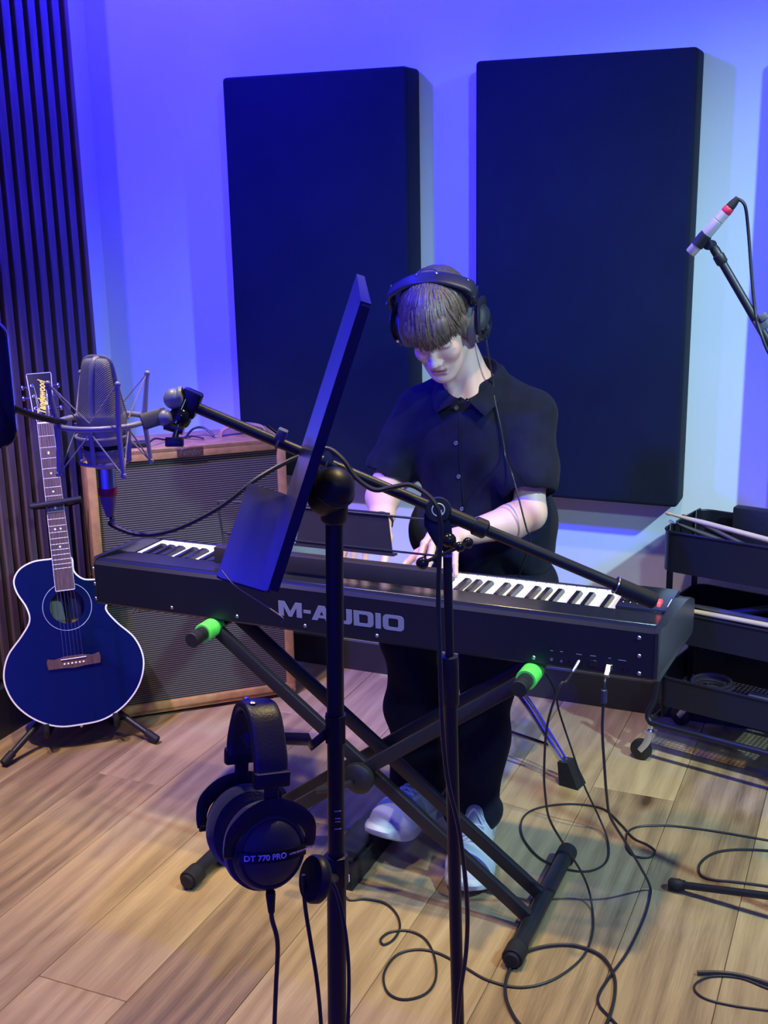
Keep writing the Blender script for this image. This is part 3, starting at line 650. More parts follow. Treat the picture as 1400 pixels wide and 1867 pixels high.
# bridge and strings
BY = 0.190*S_
bp = [(-0.075, BY-0.016), (-0.030, BY-0.016), (0.0, BY-0.020), (0.030, BY-0.016), (0.075, BY-0.016), (0.078, BY+0.004), (0.075, BY+0.016), (0.055, BY+0.010), (0.034, BY+0.014), (0.028, BY+0.017), (-0.028, BY+0.017), (-0.034, BY+0.014), (-0.055, BY+0.010), (-0.075, BY+0.016), (-0.078, BY+0.004)]
mb = MB(); mb.prism(bp, 0.0, 0.009, None, bev=0.0012, seg=1); br = mb.build('bridge', M_ROSE, gt, local=True)
mb = MB(); mb.box((0, BY+0.009, 0.0105), (0.074, 0.003, 0.005), bev=0.0006, seg=1); mb.build('saddle', M_BIND, br, local=True)
for k in range(6):
    xb = -0.0275+0.011*k; xn = -0.0175+0.007*k
    mb = MB(); mb.sphere((xb, BY-0.005, 0.0095), 0.0034, 10, (1, 1, 0.7)); mb.build('bridge_pin', M_BIND, br, local=True)
    side = -1 if k < 3 else 1; kk = (k if k < 3 else 5-k); kk = 2-kk
    pegp = TM @ Vector((side*(0.0225-kk*0.0015)-side*0.0035, pk[kk], 0.008))
    mb = MB(); mb.tube([(xb, BY-0.003, 0.0095), (xb, BY+0.009, 0.0130), (xn, NUT+0.002, 0.0095), pegp], (0.00062, 0.00055, 0.00048, 0.0004, 0.0004, 0.0004)[k], 5); mb.build('string', M_STR, gt, local=True)
mb = MB(); mb.lathe([(0, 0), (0.006, 0), (0.006, 0.008), (0.004, 0.012), (0, 0.012)], (0, 0.001, -0.045), (0, -1, 0), 12); mb.build('strap_button', M_CHROME, gt, local=True)
# stand
gs = thing('guitar_stand', 'black tubular guitar stand with neck yoke and two splayed legs', 'guitar stand', (GB.x-0.03, GB.y+0.06, 0))
def gp(x, y, z): return GM @ Vector((x, y, z))
hub = gp(0, 0.06, -0.135); hub.z = 0.16
topc = gp(0, 0.660*S_, -0.030)
mb = MB(); mb.cyl(hub, topc, 0.010, n=14); mb.build('upright', M_STEEL_B, gs)
mb = MB(); mb.box((0, 0, 0), (0.05, 0.05, 0.07), Matrix.Translation(hub), bev=0.01); mb.build('hub', M_PLAST, gs)
yk = [gp(-0.060, 0.660*S_, 0.022), gp(-0.064, 0.658*S_, 0.0), gp(-0.045, 0.658*S_, -0.03), gp(0, 0.658*S_, -0.036), gp(0.045, 0.658*S_, -0.03), gp(0.070, 0.660*S_, 0.0), gp(0.068, 0.662*S_, 0.022)]
mb = MB(); mb.tube(yk, 0.0085, 10, sub=5); yoke = mb.build('neck_yoke', M_RUBBER, gs)
mb = MB(); mb.tube([gp(-0.070, 0.657*S_, 0.022), gp(0.0, 0.660*S_, 0.026), gp(0.076, 0.665*S_, 0.022)], 0.0085, 12, sub=4); mb.build('yoke_strap', M_RUBBER, yoke)
for px, py in ((5, 1393), (288, 1350)):
    e = onZ(px, py, 0.012); d = (e-hub).normalized()
    mb = MB(); mb.cyl(hub, e, 0.0095, n=14); lg = mb.build('leg', M_STEEL_B, gs)
    mb = MB(); mb.cyl(e-d*0.045, e, 0.0125, n=14, bev=0.003); mb.build('rubber_foot', M_RUBBER, lg)
e = hub+Vector((-0.10, 0.14, 0)); e.z = 0.012
mb = MB(); mb.cyl(hub, e, 0.0095, n=14); mb.build('leg', M_STEEL_B, gs)
for sx in (-1, 1):
    mb = MB(); mb.tube([hub, gp(sx*0.09, -0.012, -0.11), gp(sx*0.10, -0.012, 0.0), gp(sx*0.10, 0.020, 0.014)], 0.0085, 10, sub=5); mb.build('cradle_arm', M_RUBBER, gs)
# ------------------------------------------------------------------ utility trolley by the wall
TA = math.radians(-13.5)
TM_ = Matrix.Translation((-0.546, 3.125, 0)) @ rotz(TA)          # x along the long side, y towards the wall
tl = thing('utility_trolley', 'black three-tier metal utility trolley on castors beside the wall', 'trolley', TM_ @ Matrix.Translation((0.225, 0.13, 0)))
M_TROL = mat('black_trolley_steel', (0.010, 0.011, 0.018), 0.4, spec=0.35, bump=0.08, bscale=700)
TW, TD = 0.45, 0.27
def rrect(x0, x1, y0, y1, r, k=5):
    pts = []
    for cx, cy, a0 in ((x1-r, y1-r, 0), (x0+r, y1-r, 90), (x0+r, y0+r, 180), (x1-r, y0+r, 270)):
        for i in range(k): a = math.radians(a0+90*i/(k-1)); pts.append((cx+r*math.cos(a), cy+r*math.sin(a)))
    return pts
def tray(z0, z1, nm, back_extra=0.0, mesh=False):
    o = rrect(0, TW, 0, TD, 0.04); i = rrect(0.003, TW-0.003, 0.003, TD-0.003, 0.037); n = len(o)
    mb = MB()
    mb.add([(x, y, z0) for x, y in o]+[(x, y, z1) for x, y in o]+[(x, y, z1) for x, y in i]+[(x, y, z0+0.003) for x, y in i],
           [(a*n+k, a*n+(k+1) % n, (a+1)*n+(k+1) % n, (a+1)*n+k) for a in range(3) for k in range(n)]+([] if mesh else [tuple(range(3*n, 4*n)), tuple(range(n-1, -1, -1))]))
    mb.tube([(x, y, z1) for x, y in o], 0.0035, 8, closed=True)
    mb.xf(TM_); t = mb.build(nm, M_TROL, tl)
    if mesh:
        mb = MB(); st = 0.0125
        for k in range(int(TW/st)): mb.box((0.006+st*k, TD/2, z0+0.002), (0.0028, TD-0.012, 0.0016))
        for k in range(int(TD/st)): mb.box((TW/2, 0.006+st*k, z0+0.0021), (TW-0.012, 0.0028, 0.0016))
        mb.xf(TM_); g = mb.build('mesh_floor', M_TROL, t, smooth=0); g['kind'] = 'stuff'
    return t
tray(0.572, 0.684, 'top_tray'); tray(0.372, 0.458, 'middle_tray'); tray(0.175, 0.262, 'bottom_tray', mesh=True)
for x, y in ((0.012, 0.045), (0.012, TD-0.045), (TW-0.012, 0.045), (TW-0.012, TD-0.045)):
    mb = MB(); mb.box((x, y, 0.41), (0.006, 0.034, 0.57), bev=0.0015, seg=1); mb.xf(TM_); mb.build('corner_post', M_TROL, tl)
mb = MB(); mb.tube([(0.012, 0.0, 0.30), (0.008, -0.004, 0.20), (-0.008, -0.014, 0.150), (0.0, -0.020, 0.128), (0.03, -0.022, 0.124), (TW/2, -0.022, 0.124), (TW-0.03, -0.022, 0.124), (TW, -0.020, 0.128), (TW+0.008, -0.014, 0.150), (TW-0.008, -0.004, 0.20), (TW-0.012, 0.0, 0.30)], 0.009, 10, sub=5); mb.xf(TM_); mb.build('base_rail', M_TROL, tl)
mb = MB(); mb.tube([(0.0, TD+0.004, 0.130), (TW, TD+0.004, 0.130)], 0.008, 10); mb.xf(TM_); mb.build('base_rail', M_TROL, tl)
for x in (0.0, TW):
    mb = MB(); mb.tube([(x, -0.018, 0.126), (x, TD, 0.130)], 0.008, 10); mb.xf(TM_); mb.build('side_rail', M_TROL, tl)
M_CWHEEL = mat('castor_rubber', (0.012, 0.012, 0.014), 0.5)
M_ZINC = mat('zinc_castor_fork', (0.62, 0.63, 0.66), 0.35, 0.8)
for x, y, a in ((0.0, -0.012, 3.3), (TW, -0.012, 3.6), (0.0, TD-0.01, 2.6), (TW, TD-0.01, 3.4)):
    d = Vector((math.cos(a), math.sin(a)*0.3, 0)).normalized(); c = Vector((x, y, 0.031))+d*0.026; ax = Vector((-d.y, d.x, 0))
    mb = MB(); mb.lathe([(0, -0.010), (0.026, -0.010), (0.031, -0.006), (0.031, 0.006), (0.026, 0.010), (0, 0.010)], c, ax, 28); mb.xf(TM_); wh = mb.build('castor_wheel', M_CWHEEL, tl)
    mb = MB()
    for s in (-1, 1):
        mb.tube([Vector((x, y, 0.092))+ax*s*0.011, Vector((x, y, 0.062))+ax*s*0.0125+d*0.006, c+ax*s*0.0125], [0.012, 0.010, 0.008], 10, sub=5, flat=(0.25, 1.0), up=ax)
    mb.box((x, y, 0.093), (0.028, 0.028, 0.004)); mb.xf(TM_); mb.build('castor_fork', M_ZINC, wh)
    mb = MB(); mb.cyl((x, y, 0.09), (x, y, 0.118), 0.0095, n=14); mb.torus((x, y, 0.100), (0, 0, 1), 0.011, 0.002, 20, 6); mb.xf(TM_); mb.build('castor_stem', M_CHROME, wh)
# drumsticks
M_STICK = mat('pale_hickory', (0.50, 0.38, 0.22), 0.45, noise=0.15, nscale=12, stretch=(1, 1, 8))
M_STICKD = mat('dark_brush_handle', (0.035, 0.026, 0.034), 0.5)
M_STICKG = mat('worn_grey_stick', (0.26, 0.20, 0.15), 0.5, noise=0.25, nscale=14)
def stick(a, b, m, label, grp, r=0.0072, tip=None):
    a, b = Vector(a), Vector(b); L = (b-a).length; d = (b-a).normalized()
    t = thing('drumstick', label, 'drumstick', a, grp)
    mb = MB(); mb.lathe([(0, 0), (r*0.8, 0.001), (r, 0.006), (r, L*0.72), (r*0.45, L*0.955)], a, d, 14); mb.build('shaft', m, t)
    mb = MB(); mb.lathe([(0.0, L*0.945), (r*0.45, L*0.95), (r*0.62, L*0.965), (r*0.68, L*0.98), (r*0.4, L*0.998), (0, L)], a, d, 12); mb.build('tip', tip or m, t); return t
def tw(x, y, z): return TM_ @ Vector((x, y, z))
M_TIPW = mat('white_nylon_tip', (0.78, 0.78, 0.72), 0.4)
G1 = 'drumsticks on the trolley top tray'
stick(tw(0.395, -0.010, 0.6965), onY(1213, 935, 3.17), M_STICK, 'long pale drumstick lying topmost across the trolley top tray', G1, 0.0075)
stick(tw(0.36, 0.150, 0.5800), tw(0.0, 0.050, 0.700), M_STICKD, 'dark-handled brush with white tip poking out of the trolley top tray', G1, 0.008, M_TIPW)
stick(tw(0.39, 0.120, 0.5800), tw(0.012, 0.110, 0.704), M_STICKD, 'dark stick lying behind the pale drumstick in the top tray', G1, 0.007)
G2 = 'drumsticks in the trolley middle tray'
sa = stick(tw(0.44, 0.022, 0.452), tw(0.055, 0.030, 0.464), M_STICKG, 'worn grey drumstick with dark lettering resting at the front of the middle tray', G2, 0.008)
stick(tw(0.400, 0.012, 0.470), tw(0.01, 0.018, 0.463), M_STICK, 'pale drumstick along the front rim of the middle tray', G2, 0.0075)
stick(tw(0.43, 0.060, 0.462), tw(0.02, 0.048, 0.470), M_STICKG, 'grey drumstick lying behind the lettered one in the middle tray', G2, 0.0075)
stick(tw(0.16, 0.075, 0.452), tw(0.44, 0.16, 0.52), M_STICKD, 'dark drumstick slanting up out of the middle tray', G2, 0.010)
mb = MB()
for k, w_ in enumerate((0.006, 0.002, 0.006, 0.005, 0.002, 0.0, 0.006, 0.005)):
    if w_: mb.box((0.150+0.0078*k, 0.0185, 0.4625-0.0003*k), (w_, 0.0016, 0.0062), TM_)
mb.build('printed_mark', mat('dark_print', (0.02, 0.02, 0.02), 0.5), sa, smooth=0)
# odds and ends in the bottom tray
M_ODD = mat('grey_pink_mesh', (0.20, 0.15, 0.16), 0.5)
c = tw(0.115, 0.135, 0.180)
rp = thing('coiled_cable', 'coiled grey cable lying in the trolley bottom tray', 'cable', c)
for k in range(5):
    mb = MB(); mb.torus(c+Vector((0.004*math.cos(k*2), 0.004*math.sin(k*3), 0.006+0.009*k)), (0.05*math.sin(k), 0.06*math.cos(k*2), 1), 0.058-0.004*(k % 3), 0.0045, 36, 8); mb.build('coil_turn', M_ODD, rp)
for k, xx in enumerate((0.285, 0.375)):
    p = tw(xx, 0.05, 0.18); t = thing('power_adapter', ('grey power adapter nearest the coil in the bottom tray', 'grey power adapter at the right end of the bottom tray')[k], 'adapter', Matrix.Translation(p) @ rotz(TA+0.15*k))
    mb = MB(); mb.box((0, 0, 0.035), (0.068, 0.045, 0.07), bev=0.006); mb.build('housing', mat('dark_grey_plastic', (0.055, 0.055, 0.062), 0.5), t, local=True)
    mb = MB(); mb.box((0, -0.0228, 0.045), (0.045, 0.001, 0.028)); mb.build('rating_label', M_LOGO, t, local=True, smooth=0)
# case leaning in the top tray's back
mb = MB(); mb.box((0.27, 0.222, 0.650), (0.30, 0.035, 0.145), bev=0.006); mb.xf(TM_)
cs = mb.build('black_pouch', M_RUBBER, None, label='black stick pouch standing at the back of the trolley top tray', cat='pouch')

# ------------------------------------------------------------------ drum throne
th = thing('drum_throne', 'round padded drum throne with chrome tripod legs under the pianist', 'stool', (-0.955, 2.93, 0))
TC = Vector((-0.955, 2.95, 0))
mb = MB(); mb.lathe([(0, 0.395), (0.15, 0.395), (0.168, 0.403), (0.172, 0.43), (0.165, 0.455), (0.14, 0.466), (0, 0.470)], TC, (0, 0, 1), 36); mb.build('seat', mat('black_vinyl', (0.015, 0.015, 0.018), 0.4), th)
mb = MB(); mb.cyl(TC+Vector((0, 0, 0.10)), TC+Vector((0, 0, 0.397)), 0.0125, n=16); mb.cyl(TC+Vector((0, 0, 0.22)), TC+Vector((0, 0, 0.30)), 0.018, n=16); mb.build('post', M_CHROME, th)
foot = onZ(1045, 1430, 0.0); a0 = math.atan2(foot.y-TC.y, foot.x-TC.x); R_ = 0.25
for k in range(3):
    a = a0+2*PI*k/3; d = Vector((math.cos(a), math.sin(a), 0)); w = Vector((-d.y, d.x, 0))
    if k == 0: R_ = (Vector((foot.x, foot.y))-Vector((TC.x, TC.y))).length-0.01
    else: R_ = 0.24
    e = TC+d*R_+Vector((0, 0, 0.035)); topp = TC+d*0.02+Vector((0, 0, 0.285))
    if k == 2: e = TC+d*0.22+Vector((0, 0, 0.035))
    mb = MB()
    for s in (-1, 1): mb.tube([topp+w*s*0.011, TC+d*(R_*0.45)+Vector((0, 0, 0.20))+w*s*0.011, e+w*s*0.009], 0.0055, 8, sub=5, flat=(1.5, 0.55), up=(0, 0, 1))
    lg = mb.build('leg', M_CHROME, th)
    M = basis(e, w, d, (0, 0, 1)); mb = MB(); mb.add([M @ Vector(v) for v in ((-0.020, -0.030, 0.030), (0.020, -0.030, 0.030), (0.020, 0.0, 0.034), (-0.020, 0.0, 0.034), (-0.026, -0.020, -0.035), (0.026, -0.020, -0.035), (0.026, 0.036, -0.035), (-0.026, 0.036, -0.035))],
        [(3, 2, 1, 0), (4, 5, 6, 7), (0, 1, 5, 4), (1, 2, 6, 5), (2, 3, 7, 6), (3, 0, 4, 7)]); mb.build('rubber_foot', M_RUBBER, lg, smooth=0)
    mb = MB(); mb.tube([TC+d*0.018+Vector((0, 0, 0.105)), TC+d*R_*0.72+Vector((0, 0, 0.095))], 0.006, 8, flat=(1.4, 0.5), up=(0, 0, 1)); mb.build('strut', M_CHROME, lg)

# ------------------------------------------------------------------ sustain pedal
sp = thing('sustain_pedal', 'black box sustain pedal under the raised white trainer', 'pedal', (-1.105, 2.35, 0))
mb = MB(); mb.add([(-1.150, 2.205, 0), (-1.066, 2.205, 0), (-1.066, 2.50, 0), (-1.150, 2.50, 0), (-1.150, 2.210, 0.060), (-1.066, 2.210, 0.060), (-1.066, 2.50, 0.045), (-1.150, 2.50, 0.045)], [(3, 2, 1, 0), (4, 5, 6, 7), (0, 1, 5, 4), (1, 2, 6, 5), (2, 3, 7, 6), (3, 0, 4, 7)])
mb.build('housing', M_PLAST, sp, smooth=0)
mb = MB(); mb.box((-1.108, 2.315, 0.064), (0.066, 0.18, 0.010), Matrix.Identity(4), bev=0.003); mb.build('treadle', M_STEEL_B, sp)
mb = MB(); mb.box((-1.083, 2.204, 0.034), (0.022, 0.003, 0.018)); mb.build('maker_plate', M_WHITE_INK, sp, smooth=0)
# ------------------------------------------------------------------ central boom stand
RIGHT = Vector((math.cos(YAW), math.sin(YAW), 0)); FWD = Vector((-math.sin(YAW), math.cos(YAW), 0)); UPV = Vector((0, 0, 1))
bs = thing('microphone_stand', 'black boom microphone stand crossing in front of the stage piano', 'microphone stand', (-0.55, 1.57, 0))
bT, bE = dep(346, 738, 1.72), dep(1195, 1097, 1.78); bd = (bE-bT).normalized()
def onboom(px, off=0.0):
    """point of the boom axis seen at column px"""
    best = min((abs(_col(bT+(bE-bT)*t)-px), t) for t in [i/400 for i in range(401)]); return bT+(bE-bT)*best[1]
def _col(P):
    d = P-CO; return 700+FPX*d.dot(CR)/d.dot(CF)
pP = onboom(800)
mb = MB(); mb.cyl(bT, onboom(800), 0.0083, n=16); mb.cyl(onboom(790), onboom(1135), 0.0088, n=16); boom = mb.build('boom_arm', M_STEEL_B, bs)
mb = MB(); mb.cyl(onboom(862), onboom(888), 0.0145, n=18, bev=0.003); mb.cyl(onboom(800), onboom(870), 0.0112, n=18); mb.build('clutch_sleeve', M_PLAST, boom)
mb = MB(); mb.cyl(onboom(1122), bE, 0.0128, n=20, bev=0.003); mb.build('counterweight', M_RUBBER, boom)
mb = MB(); mb.torus(onboom(1124), bd, 0.0125, 0.0016, 24, 6); mb.build('weight_ring', M_NICKEL, boom)
for px, oo in ((507, 0.0), (596, 0.0)):
    c = onboom(px); M = basis(c, bd, bd.cross(Vector((0, 0, 1))).normalized(), bd.cross(bd.cross(Vector((0, 0, 1)))).normalized()*-1)
    mb = MB(); mb.box((0, 0, 0.012), (0.015, 0.018, 0.018), M, bev=0.002); mb.torus(c, bd, 0.0095, 0.0018, 20, 6); mb.build('cable_clip', mat('grey_rubber_clip', (0.10, 0.11, 0.12), 0.5), boom)
topP = dep(815, 985, 1.755)
pole_hi = Vector((topP.x, topP.y, topP.z)); base = Vector((topP.x+RIGHT.x*0.016, topP.y+RIGHT.y*0.016, 0))
def onpole(a, b, py):
    """point of segment a-b seen at row py"""
    def row(P): d = P-CO; return 933.5+FPX*d.dot(CD)/d.dot(CF)
    return min((abs(row(a+(b-a)*t)-py), (a+(b-a)*t)[:]) for t in [i/800 for i in range(801)])[1]
def bp_(py): return Vector(onpole(pole_hi, base, py))
mb = MB(); mb.cyl(bp_(990), bp_(1240), 0.0068, n=16); mb.build('upper_rod', M_STEEL_B, bs)
mb = MB(); mb.lathe([(0.0068, 0), (0.0128, 0.001), (0.0138, 0.006), (0.0138, 0.075), (0.0125, 0.082), (0.0105, 0.083)], bp_(1195), (base-pole_hi), 20); mb.build('height_clutch', M_PLAST, bs)
mb = MB(); mb.cyl(bp_(1285), base+UPV*0.09, 0.0104, n=16); mb.build('lower_tube', M_STEEL_B, bs)
mb = MB(); mb.cyl(bp_(1008)+UPV*0.0, bp_(1014), 0.0082, n=16); mb.build('chrome_collar', M_CHROME, bs)
toCam = (CO-pP).normalized()
mb = MB(); mb.lathe([(0, -0.016), (0.017, -0.016), (0.0195, -0.012), (0.0195, 0.010), (0.0175, 0.014), (0, 0.0145)], pP, toCam, 28)
hg = (bp_(1000)-pP); M = basis(pP+hg*0.52-toCam*0.002, hg.normalized().cross(toCam).normalized(), hg.normalized(), toCam)
L = hg.length; mb.prism([(-0.017, -L*0.52), (0.022, -L*0.52), (0.026, -0.012), (0.0165, L*0.34), (0.0105, L*0.52), (-0.0105, L*0.52), (-0.0125, L*0.1)], -0.009, 0.009, M, bev=0.003)
hinge = mb.build('boom_hinge', M_PLAST, bs)
LM = basis(pP+toCam*0.0147, CR, -CD, toCam)
mb = MB(); mb.torus(pP+toCam*0.0147, toCam, 0.0092, 0.0009, 28, 6); mb.add(*[text_mb('K&M', 0.0095, LM @ Matrix.Rotation(math.radians(-48), 4, 'Z'), 0.0004, 0, 1.0, 0.0002).__dict__[k] for k in ('v', 'f')])
mb.build('emblem', M_WHITE_INK, hinge, smooth=0)
b1, b2, b3 = dep(770, 1027, 1.71), dep(838, 997, 1.725), dep(853, 990, 1.745)
mb = MB(); mb.cyl(b1, b2, 0.0028, n=10); mb.sphere(b1, 0.0095, 16); mb.sphere(b2, 0.0078, 14); mb.sphere(b3, 0.0085, 14); mb.cyl(b2, b3, 0.003, n=8); mb.cyl(b2, dep(822, 993, 1.75), 0.0055, n=10); mb.sphere(dep(818, 985, 1.745), 0.0115, 16)
mb.build('tee_lever', M_PLAST_G, hinge)
mb = MB(); mb.lathe([(0, 0.04), (0.02, 0.04), (0.026, 0.06), (0.026, 0.10), (0.014, 0.12), (0, 0.12)], base, (0, 0, 1), 20); hub_ = mb.build('tripod_hub', M_PLAST, bs)
for k in range(3):
    a = YAW-0.4+2*PI*k/3; d = Vector((math.cos(a), math.sin(a), 0))
    mb = MB(); mb.cyl(base+UPV*0.075+d*0.015, base+d*0.25+UPV*0.010, 0.008, n=12); lg = mb.build('leg', M_STEEL_B, bs)
    mb = MB(); mb.cyl(base+d*0.225+UPV*0.013, base+d*0.26+UPV*0.011, 0.011, n=12, bev=0.002); mb.build('rubber_foot', M_RUBBER, lg)
# swivel at the boom tip
mb = MB(); tp = bT; c2 = dep(312, 768, 1.705)
mb.cyl(dep(338, 728, 1.72), dep(318, 775, 1.71), 0.0125, n=16); mb.sphere(dep(328, 762, 1.715), 0.017, 16); mb.box((0, 0, 0), (0.030, 0.022, 0.040), basis(dep(345, 735, 1.72), bd, perp(bd)[0], perp(bd)[1]), bev=0.004)
mb.cyl(dep(325, 775, 1.70), dep(318, 803, 1.695), 0.0045, n=10); mb.box((0, 0, 0), (0.026, 0.010, 0.014), basis(dep(318, 806, 1.695), CR, CF, -CD), bev=0.002); mb.cyl(dep(335, 786, 1.70), dep(300, 776, 1.70), 0.006, n=10)
mb.build('tip_clamp', M_PLAST_G, bs)
mb = MB(); mb.sphere(dep(316, 727, 1.705), 0.0145, 18, (1, 1, 1.05)); mb.lathe([(0.0146, -0.001), (0.0162, 0.002), (0.0146, 0.006)], dep(325, 724, 1.708), CR, 20); mb.sphere(dep(300, 762, 1.70), 0.0125, 16)
mb.build('swivel_knob', mat('grey_cast_metal', (0.30, 0.32, 0.34), 0.42, 0.2), bs)

# ------------------------------------------------------------------ shock mount and large condenser microphone
M_MOUNT = mat('grey_shock_mount', (0.42, 0.41, 0.50), 0.42, 0.2)
M_MIC = mat('satin_grey_microphone', (0.36, 0.38, 0.40), 0.42, 0.15, bump=0.05, bscale=700)
def mesh_grille():
    m = bpy.data.materials.new('wire_mesh_grille'); m.use_nodes = True; nt = m.node_tree; b = nt.nodes['Principled BSDF']; b.inputs['Roughness'].default_value = 0.5; b.inputs['Metallic'].default_value = 0.1
    tc = nt.nodes.new('ShaderNodeTexCoord'); mp = nt.nodes.new('ShaderNodeMapping'); mp.inputs['Rotation'].default_value = (0.0, math.radians(40), 0.3); nt.links.new(tc.outputs['Object'], mp.inputs[0])
    w = nt.nodes.new('ShaderNodeTexWave'); w.bands_direction = 'Z'; w.inputs['Scale'].default_value = 130; nt.links.new(mp.outputs[0], w.inputs[0])
    r = nt.nodes.new('ShaderNodeValToRGB'); r.color_ramp.elements[0].position = 0.25; r.color_ramp.elements[0].color = (0.10, 0.10, 0.12, 1); r.color_ramp.elements[1].position = 0.6; r.color_ramp.elements[1].color = (0.42, 0.43, 0.46, 1)
    nt.links.new(w.outputs['Fac'], r.inputs[0]); nt.links.new(r.outputs[0], b.inputs['Base Color'])
    bp = nt.nodes.new('ShaderNodeBump'); bp.inputs['Strength'].default_value = 0.5; bp.inputs['Distance'].default_value = 0.001; nt.links.new(w.outputs['Fac'], bp.inputs['Height']); nt.links.new(bp.outputs[0], b.inputs['Normal'])
    return m
M_GRID = mesh_grille()
mc = dep(186, 768, 1.70)                       # centre of the mount ring
mx = (RIGHT*0.94-FWD*0.34).normalized(); my = UPV.cross(mx)
MM = basis(mc, mx, my, UPV)
mic = thing('condenser_microphone', 'large grey studio condenser microphone hanging in a wire shock mount', 'microphone', MM)
def sect(hx, hy, z, n=32, e=3.0):
    return [(hx*abs(math.cos(t))**(2/e)*(1 if math.cos(t) >= 0 else -1), hy*abs(math.sin(t))**(2/e)*(1 if math.sin(t) >= 0 else -1), z) for t in [2*PI*i/n for i in range(n)]]
def loft(mb, secs, cap=True):
    n = len(secs[0]); v = sum(secs, []); f = [(a*n+i, a*n+(i+1) % n, (a+1)*n+(i+1) % n, (a+1)*n+i) for a in range(len(secs)-1) for i in range(n)]
    if cap: f += [tuple(range(n-1, -1, -1)), tuple(range((len(secs)-1)*n, len(secs)*n))]
    mb.add(v, f); return mb
mb = loft(MB(), [sect(0.0325, 0.030, 0.004, e=2.6), sect(0.0315, 0.028, 0.010), sect(0.028, 0.023, 0.045), sect(0.0235, 0.0165, 0.078), sect(0.0215, 0.0140, 0.086), sect(0.017, 0.0095, 0.0905), sect(0.006, 0.004, 0.0915)])
mb.build('grille_head', M_GRID, mic, local=True)
mb = MB()
for s in (-1, 1):
    mb.tube([(0.001, s*0.0292, 0.006), (0.001, s*0.0238, 0.045), (0.001, s*0.0172, 0.078), (0.001, s*0.010, 0.0905), (0.001, 0, 0.0925)], 0.0042, 8, sub=3, flat=(0.5, 1), up=(0, 1, 0))
mb.build('centre_rib', M_MIC, mic, local=True)
mb = MB(); mb.tube([(-0.0325, 0, 0.004), (-0.0245, 0, 0.075), (-0.017, 0, 0.090), (0, 0, 0.0925), (0.017, 0, 0.090), (0.0245, 0, 0.075), (0.0325, 0, 0.004)], 0.0022, 8, sub=4, flat=(0.7, 1.6), up=(0, 1, 0)); mb.build('edge_band', M_MIC, mic, local=True)
mb = MB(); mb.lathe([(0, 0.010), (0.030, 0.010), (0.0355, 0.0125), (0.0365, 0.009), (0.0355, 0.005), (0.0350, -0.016), (0.0335, -0.027), (0.0325, -0.0305), (0.0300, -0.032)], (0, 0, 0), (0, 0, 1), 40); mb.build('body', M_MIC, mic, local=True)
mb = MB(); mb.lathe([(0.0300, -0.031), (0.0305, -0.0325), (0.0305, -0.037), (0.0300, -0.0385)], (0, 0, 0), (0, 0, 1), 36); mb.build('black_band', M_PLAST_G, mic, local=True)
mb = MB(); mb.lathe([(0.0300, -0.038), (0.0318, -0.0395), (0.0318, -0.043), (0.0300, -0.0445), (0.0300, -0.049), (0.0270, -0.053), (0.0255, -0.0595), (0.0185, -0.0645), (0.0150, -0.068), (0, -0.068)], (0, 0, 0), (0, 0, 1), 36); mb.build('lower_body', M_MIC, mic, local=True)
sm = thing('shock_mount', 'grey wire shock mount ring holding the large condenser microphone', 'shock mount', MM)
mb = MB(); mb.torus((0, 0, 0), (0, 0, 1), 0.0635, 0.0040, 56, 10); ringo = mb.build('outer_ring', M_MOUNT, sm, local=True)
mb = MB(); mb.torus((0, 0, -0.058), (0, 0, 1), 0.0355, 0.0028, 40, 8); mb.torus((0, 0, -0.020), (0, 0, 1), 0.0385, 0.0022, 40, 8); inner = mb.build('inner_basket', M_MOUNT, sm, local=True)
for k in range(4):
    a = math.radians(45+90*k+8); c_, s_ = math.cos(a), math.sin(a)
    mb = MB(); mb.tube([(0.074*c_, 0.074*s_, 0.062), (0.0665*c_, 0.0665*s_, 0.012), (0.0645*c_, 0.0645*s_, -0.006), (0.070*c_, 0.070*s_, -0.068)], [0.0030, 0.0042, 0.0042, 0.0028], 8, sub=4)
    mb.sphere((0.074*c_, 0.074*s_, 0.062), 0.0045, 10); mb.sphere((0.070*c_, 0.070*s_, -0.068), 0.0045, 10); ps = mb.build('post', M_MOUNT, sm, local=True)
    a2 = a+PI/4; p2 = (0.0405*math.cos(a2), 0.0405*math.sin(a2)); a3 = a-PI/4; p3 = (0.0405*math.cos(a3), 0.0405*math.sin(a3))
    mb = MB(); mb.tube([(p2[0], p2[1], -0.004), (p2[0]*0.92, p2[1]*0.92, -0.058)], 0.0034, 8); mb.build('inner_post', M_MOUNT, inner, local=True)
    mb = MB()
    for q in (p2, p3):
        mb.tube([(0.074*c_, 0.074*s_, 0.063), (q[0], q[1], 0.004)], 0.0011, 6); mb.tube([(0.070*c_, 0.070*s_, -0.069), (q[0]*0.99, q[1]*0.99, -0.010)], 0.0011, 6)
    mb.build('elastic_cord', mat('pale_elastic_cord', (0.42, 0.38, 0.46), 0.6), ps, local=True)
ae = MM.inverted() @ dep(303, 757, 1.70)
mb = MB(); mb.tube([(0.066, 0.0, 0.001), (0.5*(0.066+ae.x), 0.5*ae.y, 0.5*ae.z+0.001), ae], 0.0125, 12, flat=(0.95, 0.22), up=(0, 0.3, 1)); mb.build('mount_arm', mat('olive_grey_bracket', (0.16, 0.17, 0.17), 0.5), sm, local=True)

